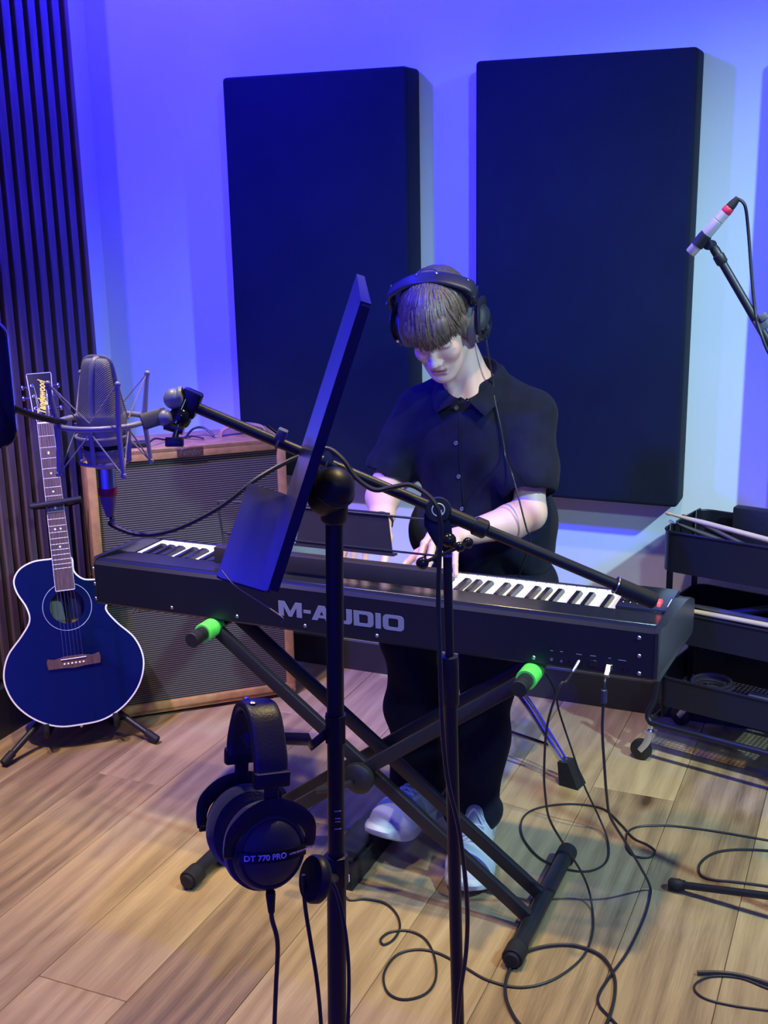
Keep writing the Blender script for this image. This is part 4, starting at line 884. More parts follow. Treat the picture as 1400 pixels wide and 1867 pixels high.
def plug_parts(t, pos, axis, r=0.0095):
    """cable plug: metal shell, coloured ring, soft boot"""
    d = Vector(axis).normalized()
    mb = MB(); mb.lathe([(0, 0), (r*0.94, 0), (r, 0.002), (r, 0.030), (r*1.02, 0.031)], pos, d, 20); mb.build('plug_shell', M_NICKEL, t)
    mb = MB(); mb.lathe([(r*1.04, 0.030), (r*1.10, 0.032), (r*1.08, 0.040), (r*1.0, 0.042)], pos, d, 20); mb.build('colour_ring', mat('red_ring', (0.42, 0.02, 0.05), 0.4), t, label='red plastic ring')
    mb = MB(); mb.lathe([(r*0.98, 0.041), (r*0.9, 0.052), (r*0.60, 0.066), (r*0.42, 0.074), (0, 0.074)], pos, d, 16); mb.build('boot', mat('violet_grey_boot', (0.20, 0.14, 0.22), 0.55), t)
plug_top = MM @ Vector((0, 0, -0.068))
def jacket(t, pts, r, sub=8, m=None, name='jacket'):
    pts = [Vector((p[0], p[1], max(p[2], r+0.0003))) for p in catmull(pts, sub)]
    mb = MB(); mb.tube(pts, r, 8); return mb.build(name, m or M_CABLE, t)
def cable(pts, r, label, name='cable', sub=8, m=None, group=None):
    pts = [Vector((p[0], p[1], max(p[2], r+0.0003))) for p in catmull(pts, sub)]
    mb = MB(); mb.tube(pts, r, 8); return mb.build(name, m or M_CABLE, label=label, cat='cable', group=group)
mcab = [plug_top-UPV*0.060, plug_top-UPV*0.080+RIGHT*0.003]+[dep(*q) for q in ((204, 957, 1.69), (255, 975, 1.68), (320, 965, 1.675), (400, 925, 1.68), (470, 872, 1.69), (532, 838, 1.71), (570, 826, 1.725), (598, 818, 1.725))]
mcab += [dep(*q) for q in ((625, 838, 1.715), (650, 872, 1.712), (682, 893, 1.712), (712, 889, 1.71), (745, 884, 1.71), (772, 897, 1.705), (795, 922, 1.70), (804, 965, 1.705), (801, 1020, 1.715), (799, 1100, 1.735), (802, 1200, 1.745), (806, 1320, 1.765), (816, 1420, 1.785), (838, 1520, 1.80), (851, 1640, 1.83), (850, 1730, 1.86), (838, 1820, 1.89), (826, 1960, 1.93), (815, 2100, 1.97))]
mct = thing('microphone_cable', 'black microphone cable from the large condenser microphone along the boom and down the central stand', 'cable', mcab[-1])
jacket(mct, mcab, 0.0036); plug_parts(mct, plug_top, (0, 0, -1), 0.0125)

# pop filter at the left edge of the picture
pc = dep(-42, 702, 1.50)
PFm = basis(pc, RIGHT*0.98+FWD*0.2, UPV, (RIGHT*0.98+FWD*0.2).normalized().cross(UPV).normalized())
pf = thing('pop_filter', 'rounded black pop filter at the left edge beside the guitar headstock', 'pop filter', Matrix.Translation(pc-UPV*0.085))
mb = MB(); mb.prism(rrect(-0.060, 0.0435, -0.082, 0.082, 0.022, 7), -0.010, 0.010, PFm, bev=0.004); mb.build('frame', M_PLAST_G, pf)
mb = MB(); mb.prism(rrect(-0.046, 0.030, -0.066, 0.066, 0.018, 7), 0.0095, 0.0115, PFm); mb.build('screen', mat('black_mesh_fabric', (0.012, 0.012, 0.015), 0.8, bump=0.4, bscale=900), pf, smooth=0)
mb = MB(); mb.tube([PFm @ Vector((0.030, -0.020, 0.0)), dep(22, 742, 1.52), dep(60, 757, 1.57), dep(95, 766, 1.62), MM @ Vector((-0.064, 0.0, -0.004))], 0.0045, 10, sub=6); mb.build('gooseneck', M_RUBBER, pf)

M_DESK = mat('black_satin_desk_paint', (0.024, 0.025, 0.036), 0.20, spec=0.6)
# ------------------------------------------------------------------ music stand seen edge-on
ms = thing('music_stand', 'black music stand seen edge-on with a headphone hook on its pole', 'music stand', (-0.58, 1.22, 0))
sA = dep(609, 900, 1.45); sB = Vector((sA.x-RIGHT.x*0.030, sA.y-RIGHT.y*0.030, 0))
def sp_(py): return Vector(onpole(sA, sB, py))
sdir = (sB-sA).normalized()
mb = MB(); mb.cyl(sp_(905), sp_(1575), 0.0112, n=20); ut = mb.build('upper_tube', M_STEEL_B, ms)
for py, w_ in ((1472, 0.009), (1484, 0.007), (1491, 0.007), (1503, 0.009)):
    c_ = sp_(py); d_ = (CO-c_); d_.z = 0; d_.normalize(); sd_ = Vector((-d_.y, d_.x, 0))
    mb = MB(); mb.box((0, 0, 0), (w_, 0.0006, 0.0012), basis(c_+d_*0.0110+sd_*0.002, sd_, d_, UPV)); mb.build('height_mark', M_WHITE_INK, ut, smooth=0)
mb = MB(); mb.cyl(sp_(1590), sB+UPV*0.05, 0.0131, n=20); mb.build('lower_tube', M_STEEL_B, ms)
mb = MB(); mb.prism([(0.0165*math.cos(a), 0.0165*math.sin(a)) for a in [PI/8+k*PI/4 for k in range(8)]], 0, 0.045, basis(sp_(1612), perp(sdir)[0], perp(sdir)[1], -sdir), bev=0.0015)
mb.box((0, 0, 0), (0.030, 0.014, 0.030), basis(sp_(1590)-RIGHT*0.012-FWD*0.006, RIGHT, FWD, UPV), bev=0.003); col_ = mb.build('height_collar', M_PLAST, ms)
kc = dep(580, 1603, 1.415); kax = (CO-kc).normalized()*0.50-RIGHT*0.80+UPV*0.08
mb = MB(); mb.lathe([(0, -0.003), (0.026, -0.003), (0.0285, 0.0), (0.0285, 0.008), (0.0265, 0.011), (0, 0.012)], kc, kax, 32); mb.cyl(kc, sp_(1600), 0.006, n=12); mb.build('clamp_knob', M_PLAST, col_)
mb = MB(); mb.cyl(sp_(1308), sp_(1352), 0.0138, n=8); mb.cyl(sp_(1302), sp_(1309), 0.0142, n=8); hk_c = mb.build('hook_collar', M_PLAST, ms)
hkp = [sp_(1335)-RIGHT*0.011, sp_(1345)-RIGHT*0.030-FWD*0.02, dep(562, 1348, 1.415), dep(510, 1346, 1.385), dep(478, 1350, 1.375), dep(455, 1352, 1.37), dep(446, 1338, 1.37)]
mb = MB(); mb.tube(hkp, 0.0075, 8, flat=(1.0, 0.22), up=(0, 0, 1)); mb.build('headphone_hook', M_DESK, hk_c)
# desk
Pn, Pf = dep(487, 1077, 1.25), dep(522, 905, 1.66); Pf.z = Pn.z = (Pn.z+Pf.z)/2
Tn = dep(656, 537, 1.25); da = (Pf-Pn).normalized(); DL = (Pf-Pn).length
du = (Tn-Pn); du = (du-da*du.dot(da)); DH = du.length; du.normalize(); dn = du.cross(da).normalized()
if dn.dot(RIGHT) > 0: dn = -dn                # face towards the left
DM = basis(Pn, da, du, dn)
mb = MB(); mb.box((DL/2, DH/2, -0.001), (DL, DH, 0.0022))
M_DESK = mat('black_satin_desk_paint', (0.022, 0.023, 0.032), 0.20, spec=0.6)
mb = MB(); mb.box((DL/2, DH/2, -0.001), (DL, DH, 0.0022), DM); dk = mb.build('desk_plate', M_DESK, ms, smooth=0)
mb = MB(); fw = 0.011
mb.box((0.001, DH/2, -fw/2), (0.0022, DH-0.008, fw), DM); mb.box((DL-0.001, DH/2, -fw/2), (0.0022, DH-0.008, fw), DM); mb.box((DL/2, DH-0.001, -fw/2), (DL, 0.0022, fw), DM); mb.build('folded_rim', M_STEEL_B, dk, smooth=0)
mb = MB(); mb.prism(rrect(0.0, DL, 0.0, 0.056, 0.006, 4), -0.001, 0.001, DM @ basis((0, 0, 0), (1, 0, 0), (0, 0, 1), (0, -1, 0)))
lip = mb.build('ledge', M_DESK, ms, smooth=0)
for a_, b_ in ((0.07, 0.018), (0.35, 0.022)):
    mb = MB(); mb.lathe([(0, 0.0016), (0.0035, 0.0014), (0.0045, 0)], DM @ Vector((a_, -0.001, b_)), -du, 14); mb.build('rivet', M_PLAST_G, lip)
mb = MB(); mb.tube([dep(440, 893, 1.66), dep(458, 906, 1.64), dep(488, 925, 1.62), dep(516, 946, 1.60)], 0.0010, 6); mb.build('page_wire', M_STEEL_B, lip)
mb = MB(); mb.tube([dep(404, 1040, 1.25), dep(426, 1066, 1.24), dep(470, 1095, 1.235), dep(510, 1122, 1.23), dep(517, 1130, 1.228), dep(512, 1136, 1.228)], 0.0007, 6, sub=3); mb.build('page_wire', mat('dark_steel_wire', (0.12, 0.12, 0.14), 0.4, 0.6), lip)
# tilt joint
tj = dep(606, 893, 1.44); tax = ((CO-tj).normalized()*0.55+RIGHT*0.45+UPV*0.62).normalized()
cb = DM @ Vector((DL*0.5, DH*0.30, -0.012))
mb = MB(); mb.lathe([(0, -0.03), (0.020, -0.03), (0.024, -0.022), (0.024, -0.004), (0.0275, 0.0), (0.0275, 0.006), (0.024, 0.010), (0.021, 0.020), (0.012, 0.027), (0, 0.028)], tj, tax, 32)
mb.lathe([(0, -0.01), (0.0155, -0.01), (0.018, 0.012), (0.0165, 0.036), (0.0135, 0.040), (0, 0.040)], sp_(905)+UPV*0.006, sdir, 24); tj_ = mb.build('tilt_joint', M_PLAST, ms)
mb = MB(); mb.tube([tj-tax*0.016, (tj+cb)/2-tax*0.02+UPV*0.01, cb], [0.018, 0.016, 0.014], 12, sub=5, flat=(1.0, 0.7)); mb.box((DL*0.5, DH*0.33, -0.008), (0.07, 0.16, 0.014), DM, bev=0.003); mb.build('desk_bracket', M_PLAST, tj_)
mb = MB(); mb.torus(tj+tax*0.003, tax, 0.0276, 0.0008, 36, 6); mb.build('washer_edge', M_PLAST, tj_)
mb = MB(); mb.lathe([(0, 0.0), (0.055, 0.0), (0.055, 0.012), (0.03, 0.03), (0.0145, 0.05), (0, 0.05)], Vector((sB.x, sB.y, 0)), (0, 0, 1), 28); mb.build('base_hub', M_PLAST, ms)
for k in range(3):
    a = YAW-PI/2+2*PI*k/3; d = Vector((math.cos(a), math.sin(a), 0))
    mb = MB(); mb.cyl(sB+UPV*0.03+d*0.03, sB+d*0.24+UPV*0.012, 0.0085, n=12); mb.build('leg', M_STEEL_B, ms)

# ------------------------------------------------------------------ headphones
M_PLUSH = mat('grey_black_velour_pad', (0.030, 0.030, 0.034), 0.9, bump=0.5, bscale=400, sheen=0.3)
M_SHELL = mat('speckled_black_shell', (0.022, 0.026, 0.032), 0.38, bump=0.35, bscale=1500)
M_LEATH = mat('black_leather', (0.020, 0.020, 0.024), 0.42, bump=0.25, bscale=350)
def headphones(M, label, name, lettering=True, spread=0.062, band=0.158, padm=None):
    """ear axis x (lettered cup at +x), y forward, z up"""
    t = thing(name, label, 'headphones', M)
    for s in (1, -1):
        X = s*spread
        mb = MB(); mb.lathe([(0.026, -0.020), (0.036, -0.026), (0.046, -0.024), (0.050, -0.014), (0.049, -0.003), (0.044, 0.0), (0.0, 0.0)], (X, 0, 0), (s, 0, 0), 40, u=(0, 0, 1), sx=1.06, sy=0.98); mb.lathe([(0, -0.008), (0.028, -0.008)], (X, 0, 0), (s, 0, 0), 30)
        cup = None
        pad = MB(); pad.v, pad.f = mb.v, mb.f
        mb = MB(); mb.lathe([(0.0, -0.001), (0.0435, -0.001), (0.0450, 0.004), (0.0445, 0.010), (0.0405, 0.0165), (0.0390, 0.0170), (0.0375, 0.0165)], (X, 0, 0), (s, 0, 0), 40, u=(0, 0, 1), sx=1.05, sy=0.98)
        mb.lathe([(0.0380, 0.0150), (0.034, 0.020), (0.024, 0.0245), (0.012, 0.0265), (0, 0.027)], (X, 0, 0), (s, 0, 0), 40, u=(0, 0, 1), sx=1.05, sy=0.98)
        cup = mb.build('ear_cup', M_SHELL, t, local=True)
        pad.build('ear_pad', padm or M_PLUSH, cup, local=True)
        # label strip bowed over the shell
        mb = MB(); N = 14; vs = []
        for i in range(N+1):
            y = -0.041+0.082*i/N; h = 0.0285-0.0105*(y/0.041)**2
            vs += [(X+s*h, y, -0.0065), (X+s*h, y, 0.0065), (X+s*(h-0.004), y, 0.0075), (X+s*(h-0.004), y, -0.0075)]
        fs = []
        for i in range(N):
            for k in range(4): fs.append((i*4+k, i*4+(k+1) % 4, (i+1)*4+(k+1) % 4, (i+1)*4+k))
        mb.add(vs, fs+[(0, 1, 2, 3), (N*4+3, N*4+2, N*4+1, N*4)]); st = mb.build('label_strip', M_PLAST_G, cup, local=True)
        if lettering and s == 1:
            mbt = text_mb('DT 770 PRO', 0.0092, Matrix.Identity(4), 0.0003, 0, 1.0, 0.00015, 'LEFT'); mb2 = text_mb('LIMITED EDITION 80 OHM', 0.0026, Matrix.Identity(4), 0.0003, 0, 1.0, 0.0, 'LEFT')
            wmax = max(v.x for v in mbt.v); out = MB()
            for q, off in ((mbt, -0.036), (mb2, -0.036+wmax+0.004)):
                vv = []
                for v in q.v:
                    y = v.x+off; h = 0.0285-0.0105*(y/0.041)**2; vv.append(Vector((X+h+0.0003+v.z, y, v.y-0.0002)))
                out.add(vv, q.f)
            out.build('lettering', M_WHITE_INK, cup, local=True, smooth=0)
        # yoke and slider
        mb = MB(); yk = [(X+s*0.008, -0.0485, 0.0), (X+s*0.011, -0.0490, 0.014), (X+s*0.014, -0.0430, 0.031), (X+s*0.014, -0.0240, 0.0455), (X+s*0.012, 0, 0.0510), (X+s*0.014, 0.0240, 0.0455), (X+s*0.014, 0.0430, 0.031), (X+s*0.011, 0.0490, 0.014), (X+s*0.008, 0.0485, 0.0)]
        mb.tube(yk, [0.0065, 0.0070, 0.0095, 0.0115, 0.0125, 0.0115, 0.0095, 0.0070, 0.0065], 10, sub=4, flat=(0.22, 1.0), up=(1, 0, 0))
        mb.box((X+s*0.009, 0, 0.066), (0.0045, 0.017, 0.034), bev=0.001, seg=1); yo = mb.build('yoke', M_STEEL_B, t, local=True)
        for sy in (-1, 1):
            mb = MB(); mb.cyl((X+s*0.005, sy*0.044, 0.0), (X+s*0.005, sy*0.053, 0.0), 0.0042, n=14); mb.build('pivot_pin', M_NICKEL if sy > 0 else M_PLAST_G, yo, local=True)
        mb = MB(); mb.box((X+s*0.008, 0, 0.084), (0.012, 0.044, 0.020), Matrix.Identity(4), bev=0.003); mb.build('band_end_block', M_PLAST, yo, local=True)
        mb = MB(); mb.tube([(X+s*0.0145, -0.020, 0.093), (X+s*0.0145, 0.020, 0.093)], 0.0008, 6); mb.build('chrome_edge', M_CHROME, yo, local=True)
    prof_ = [(-spread-0.008, 0.088), (-spread-0.005, 0.110), (-spread*0.72, band-0.016), (-spread*0.36, band-0.003), (0, band), (spread*0.36, band-0.003), (spread*0.72, band-0.016), (spread+0.005, 0.110), (spread+0.008, 0.088)]
    mb = MB(); pts = catmull([(x, 0, z) for x, z in prof_], 6); n_ = 16; vs = []
    for i, p in enumerate(pts):
        T = (pts[min(i+1, len(pts)-1)]-pts[max(i-1, 0)]).normalized(); nn = Vector((-T.z, 0, T.x))
        for k in range(n_):
            a = 2*PI*k/n_; ca, sa_ = math.cos(a), math.sin(a); e = 0.55
            vs.append(p+nn*(0.0065*abs(ca)**e*(1 if ca > 0 else -1)-0.002)+Vector((0, 0.0205*abs(sa_)**e*(1 if sa_ > 0 else -1), 0)))
    m_ = len(pts); mb.add(vs, [(i*n_+k, i*n_+(k+1) % n_, (i+1)*n_+(k+1) % n_, (i+1)*n_+k) for i in range(m_-1) for k in range(n_)]+[tuple(range(n_-1, -1, -1)), tuple(range((m_-1)*n_, m_*n_))])
    hb = mb.build('headband', M_LEATH, t, local=True, smooth=60)
    for x, z in ((spread*0.98, 0.120), (spread*0.25, band+0.002), (-spread*0.25, band+0.002), (-spread*0.98, 0.120)):
        nx = Vector((x, 0, z-0.08)).normalized(); mb = MB(); mb.lathe([(0.0042, 0), (0.0042, 0.001), (0.002, 0.0024), (0, 0.0026)], Vector((x, 0.0, z))+nx*0.0018+Vector((0, -0.010, 0)), nx, 14); mb.build('press_stud', M_NICKEL, hb, local=True)
    return t
hc = dep(503, 1562, 1.335)
ex = ((CO-hc).normalized()*0.95+RIGHT*0.31); ex.z *= 0.25; ex.normalize()
ey = UPV.cross(ex).normalized(); tilt = Matrix.Rotation(math.radians(-7), 3, ex)
ey2 = tilt @ ey; ez2 = ex.cross(ey2).normalized()
HM = basis(hc-ex*0.070, ex, ey2, ez2)
hph = headphones(HM, 'black studio headphones hanging from the music stand hook, lettered cup towards the viewer', 'headphones', spread=0.042, band=0.160)
cup_b = HM @ Vector((0.056, 0, -0.050))
cd_ = (cup_b-CO).dot(CF)
jacket(hph, [cup_b, cup_b-UPV*0.030, dep(506, 1720, cd_+0.02), dep(503, 1800, cd_+0.04), dep(500, 1880, cd_+0.06), dep(497, 2000, cd_+0.09)], 0.0028, name='cord')
mb = MB(); mb.lathe([(0.0055, 0), (0.0058, 0.004), (0.0040, 0.026), (0.0030, 0.028)], cup_b+UPV*0.004, (0, 0, -1), 14); mb.build('strain_relief', M_RUBBER, hph)
cable([dep(553, 1595, 1.41), dep(556, 1650, 1.42), dep(566, 1715, 1.43), dep(578, 1790, 1.44), dep(586, 1880, 1.46), dep(590, 2000, 1.48)], 0.0026, 'thin black cable hanging between the headphones and the music stand pole', 'thin_cable')
cable([dep(585, 1590, 1.405), dep(606, 1610, 1.40), dep(620, 1650, 1.405), dep(631, 1710, 1.415), dep(636, 1780, 1.425), dep(634, 1880, 1.44), dep(630, 2000, 1.46)], 0.0024, 'thin black cable running down over the music stand pole', 'thin_cable')

# ------------------------------------------------------------------ right-hand stand with slim microphone
rs = thing('microphone_stand', 'black boom microphone stand reaching in from the right edge', 'microphone stand', (0.10, 2.41, 0))
RY = 2.46
r1 = onY(1300, 450, RY); rpiv = Vector((0.08, 2.42, 0.92)); rv = onY(1400, 622, RY); rdir = (rv-r1).normalized()
r2 = r1+rdir*0.64; rbase = Vector((r2.x, 2.42, 0))
mb = MB(); mb.cyl(r1+rdir*0.035, r2+rdir*0.12, 0.0085, n=16); rb = mb.build('boom_arm', M_STEEL_B, rs)
mb = MB(); mb.lathe([(0, 0), (0.008, 0), (0.0095, 0.006), (0.0095, 0.018), (0.0115, 0.020), (0.0115, 0.036), (0.0085, 0.040)], r1, rdir, 18); mb.build('thread_tip', M_PLAST, rb)
cp = onY(1388, 590, RY); mb = MB(); mb.box((0, 0, 0), (0.026, 0.018, 0.024), basis(cp, rdir, perp(rdir)[0], perp(rdir)[1]), bev=0.003); mb.box((0, 0, 0), (0.014, 0.012, 0.016), basis(onY(1392, 578, RY-0.01), rdir, perp(rdir)[0], perp(rdir)[1]), bev=0.002); mb.build('cable_clip', mat('grey_rubber_clip', (0.1, 0.1, 0.1)), rb)
mb = MB(); mb.cyl((rbase.x, rbase.y, 0.07), (r2.x, 2.42, r2.z), 0.0105, n=16); mb.build('pole', M_STEEL_B, rs)
mb = MB(); mb.lathe([(0, -0.025), (0.018, -0.025), (0.02, 0.0), (0.018, 0.025), (0, 0.025)], r2+Vector((0, -0.01, 0)), (0, 1, 0), 20); mb.build('boom_hinge', M_PLAST, rs)
mb = MB(); mb.lathe([(0, 0.05), (0.02, 0.05), (0.026, 0.07), (0.026, 0.11), (0.014, 0.13), (0, 0.13)], rbase, (0, 0, 1), 20); mb.build('tripod_hub', M_PLAST, rs)
f0 = onZ(1222, 1612, 0.013)
for k in range(3):
    d = Vector((f0.x-rbase.x, f0.y-rbase.y, 0)); L0 = d.length; d.normalize(); d = rotz(2*PI*k/3).to_3x3() @ d; L0 = L0 if k == 0 else 0.33
    tip = rbase+d*L0+UPV*0.015; st = rbase+d*0.018+UPV*0.085
    mb = MB(); mb.cyl(st, tip, 0.0088, n=14); lg = mb.build('leg', M_STEEL_B, rs)
    dd = (tip-st).normalized(); mb = MB(); mb.lathe([(0, -0.002), (0.011, -0.002), (0.0135, 0.002), (0.0135, 0.022), (0.0115, 0.026), (0.0115, 0.034), (0, 0.034)], tip, -dd, 16); mb.build('rubber_foot', M_RUBBER, lg)
pa, pb = onY(1258, 462, RY-0.01), onY(1322, 388, RY-0.01); pdv = (pb-pa).normalized(); PLn = (pb-pa).length
pm = thing('pencil_microphone', 'slim pale grey microphone clipped to the boom at the right edge', 'microphone', pa)
M_PALE = mat('pale_champagne_metal', (0.60, 0.58, 0.58), 0.4, 0.5)
mb = MB(); mb.lathe([(0, 0), (0.0095, 0), (0.0108, 0.002), (0.0108, PLn*0.80), (0.0100, PLn*0.805)], pa, pdv, 24); mb.build('body', M_PALE, pm)
mb = MB(); mb.lathe([(0.0100, PLn*0.80), (0.0100, PLn*0.815), (0.0102, PLn*0.82)], pa, pdv, 24); mb.build('black_band', M_PLAST_G, pm)
mb = MB(); mb.lathe([(0.0101, PLn*0.815), (0.0101, PLn), (0.0085, PLn+0.001), (0, PLn+0.001)], pa, pdv, 24); mb.build('tail', M_PALE, pm)
cc = pa+pdv*PLn*0.33; mb = MB(); mb.lathe([(0.0112, -0.014), (0.0128, -0.013), (0.0128, 0.014), (0.0112, 0.015)], cc, pdv, 24); mb.cyl(cc+(r1-cc)*0.4, r1, 0.007, n=12); mb.lathe([(0, -0.012), (0.009, -0.012), (0.0105, 0.0), (0.009, 0.012), (0, 0.012)], r1+(cc-r1)*0.28, (0.35, 1, 0), 18); clipo = mb.build('microphone_clip', M_PLAST, rs)
pend = pa+pdv*(PLn-0.010)
t = thing('microphone_cable', 'black cable with red-ringed plug dropping from the slim microphone to the right-hand boom', 'cable', pend)
mb = MB(); mb.lathe([(0.0102, 0.011), (0.0106, 0.013), (0.0100, 0.022), (0.0092, 0.023), (0, 0.023)], pend, pdv, 18); mb.build('colour_ring', mat('red_ring', (0.42, 0.02, 0.05), 0.4), t)
mb = MB(); mb.lathe([(0.0092, 0.022), (0.0085, 0.032), (0.0055, 0.046), (0, 0.046)], pend, pdv, 16); mb.build('boot', M_RUBBER, t)
pz = pend+pdv*0.040
jacket(t, [pz, onY(1345, 363, RY-0.01), onY(1358, 375, RY-0.01), onY(1364, 420, RY), onY(1370, 500, RY), onY(1377, 570, RY-0.005), onY(1388, 610, RY-0.02), onY(1405, 650, RY-0.02), onY(1450, 720, RY-0.02)], 0.0032)

# ------------------------------------------------------------------ cables on the floor
def fl(*q, z=0.0035): return [onZ(x, y, z) for x, y in q]
jk = onY(*px4(745, 716), KY); us = onY(*px4(905, 748), KY)
pct = thing('pedal_cable', 'thin black pedal cable looping across the floor from piano to sustain pedal', 'cable', (-0.9, 2.2, 0))
mb = MB(); mb.lathe([(0, 0), (0.0042, 0), (0.0045, 0.004), (0.0036, 0.024), (0.0024, 0.028), (0, 0.028)], jk+Vector((0, -0.001, 0)), Vector((-0.25, -0.8, -0.55)), 14); mb.build('jack_plug', M_NICKEL, pct, label='small grey jack plug')
j2 = jk+Vector((-0.25, -0.8, -0.55)).normalized()*0.028
jacket(pct, [j2, j2+Vector((-0.010, -0.010, -0.018)), onY(1020, 1252, 2.155), onY(998, 1320, 2.15), onY(992, 1400, 2.16), onY(994, 1450, 2.175), onY(1002, 1494, 2.20), onY(1028, 1540, 2.25), onY(1058, 1587, 2.31), onY(1073, 1622, 2.36)]+fl((1080, 1660), (1080, 1700), (1062, 1745), (1010, 1785), (950, 1800), (890, 1787), (845, 1762), (800, 1738), (760, 1731), (722, 1742), (700, 1775), (706, 1808), (735, 1822), (775, 1812), (794, 1785), (792, 1745), (775, 1712), (745, 1697), (712, 1699), (694, 1712), (700, 1722), (718, 1712), (729, 1690), (722, 1665), (700, 1646), (665, 1639), (636, 1640))+[Vector((-1.09, 2.195, 0.010)), Vector((-1.10, 2.204, 0.02))], 0.0026)
dct = thing('data_cable', 'blue-black data cable with ferrite bead falling from the stage piano to the floor', 'cable', (-0.5, 2.3, 0))
M2 = basis(us+Vector((0, -0.010, -0.004)), (1, 0, 0), Vector((0, 0.75, 0.66)).normalized(), Vector((0, -0.66, 0.75)).normalized())
mb = MB(); mb.box((0, 0, 0), (0.0115, 0.026, 0.0095), M2, bev=0.0015, seg=1); mb.build('usb_plug', M_NICKEL, dct, label='square metal data plug')
u1 = us+Vector((-0.002, -0.022, -0.016)); fe = onY(1101, 1270, 2.165)
jacket(dct, [u1, onY(1102, 1245, 2.170), fe, onY(1098, 1330, 2.16), onY(1102, 1400, 2.17), onY(1106, 1450, 2.20), onY(1113, 1490, 2.24), onY(1140, 1535, 2.30), onY(1168, 1582, 2.36)]+fl((1186, 1622), (1178, 1662), (1160, 1705), (1140, 1742), (1112, 1780), (1092, 1812), (1092, 1832), (1112, 1855), (1140, 1885)), 0.0030, m=mat('blue_black_jacket', (0.012, 0.014, 0.030), 0.4))
mb = MB(); mb.cyl(onY(1101, 1257, 2.167), onY(1100.5, 1282, 2.164), 0.0068, n=16, bev=0.0015); mb.build('ferrite_bead', mat('blue_black_bead', (0.020, 0.026, 0.060), 0.35), dct)
cable([Vector((-0.80, 2.62, 0.52)), onY(1003, 1240, 2.62), onY(1020, 1300, 2.63), onY(1040, 1360, 2.64), onY(1064, 1430, 2.66), onY(1092, 1490, 2.68)]+fl((1108, 1533), (1106, 1570), (1075, 1588), (1030, 1584), (985, 1565), (955, 1530), (950, 1500), (965, 1480), (1000, 1469), (1050, 1466), (1100, 1475), (1132, 1503), (1155, 1528), (1180, 1540), (1194, 1552), (1184, 1563), (1158, 1561), (1143, 1545), (1143, 1520), (1160, 1508), (1190, 1505), (1230, 1506), (1300, 1515), (1400, 1532), (1480, 1548)), 0.0026, 'black cable making a wide loop behind the stand foot and off to the right', 'floor_cable')
cable(fl((965, 1890), (935, 1850), (921, 1810), (928, 1770), (955, 1738), (1000, 1724), (1050, 1724), (1095, 1742), (1118, 1775), (1121, 1810), (1112, 1850), (1095, 1890), z=0.0055), 0.0036, 'thick black cable in a round loop at the lower edge of the floor', 'floor_cable')
cable(fl((1480, 1560), (1400, 1551), (1340, 1549), (1300, 1556), (1276, 1575), (1277, 1595), (1300, 1604), (1340, 1608), (1400, 1616), (1480, 1630)), 0.0032, 'black cable bent back on itself behind the right-hand stand leg', 'floor_cable')
cable(fl((1480, 1815), (1400, 1792), (1350, 1778), (1310, 1773), (1271, 1773), z=0.008), 0.0040, 'thick black cable end pointing left at the lower right edge', 'floor_cable')
cable(fl((1480, 1830), (1400, 1802), (1350, 1783), (1300, 1780), (1272, 1790), (1266, 1804), (1285, 1820), (1330, 1832), (1400, 1842), (1480, 1850)), 0.0022, 'thin black cable curling under the thick one at the lower right edge', 'floor_cable')
# odds and ends on top of the upper amplifier
def at_(x, y, z): return Mu @ Vector((x, y, Hu+z))
t = thing('small_gadget', 'dark clip-on gadget lying on top of the upper amplifier', 'gadget', at_(-0.155, 0.05, 0))
mb = MB(); mb.tube([at_(-0.19, 0.035, 0.012), at_(-0.115, 0.030, 0.012)], 0.010, 14, flat=(1.0, 1.0)); mb.build('barrel', M_PLAST, t)
mb = MB(); mb.box((-0.20, 0.05, Hu+0.018), (0.05, 0.05, 0.034), Mu, bev=0.004); mb.build('housing', M_PLAST, t)
cable([at_(-0.115, 0.030, 0.010), at_(-0.09, 0.05, 0.02), at_(-0.05, 0.09, 0.006), at_(0.0, 0.11, 0.004), at_(0.03, 0.08, 0.012), at_(0.06, 0.06, 0.006)], 0.003, 'short black lead lying on top of the upper amplifier', 'amplifier_lead')
cable([at_(0.01, 0.10, 0.005), at_(0.04, 0.13, 0.025), at_(0.07, 0.11, 0.03), at_(0.095, 0.08, 0.008)], 0.0036, 'curved black lead standing up behind the boom tip on the amplifier', 'amplifier_lead')
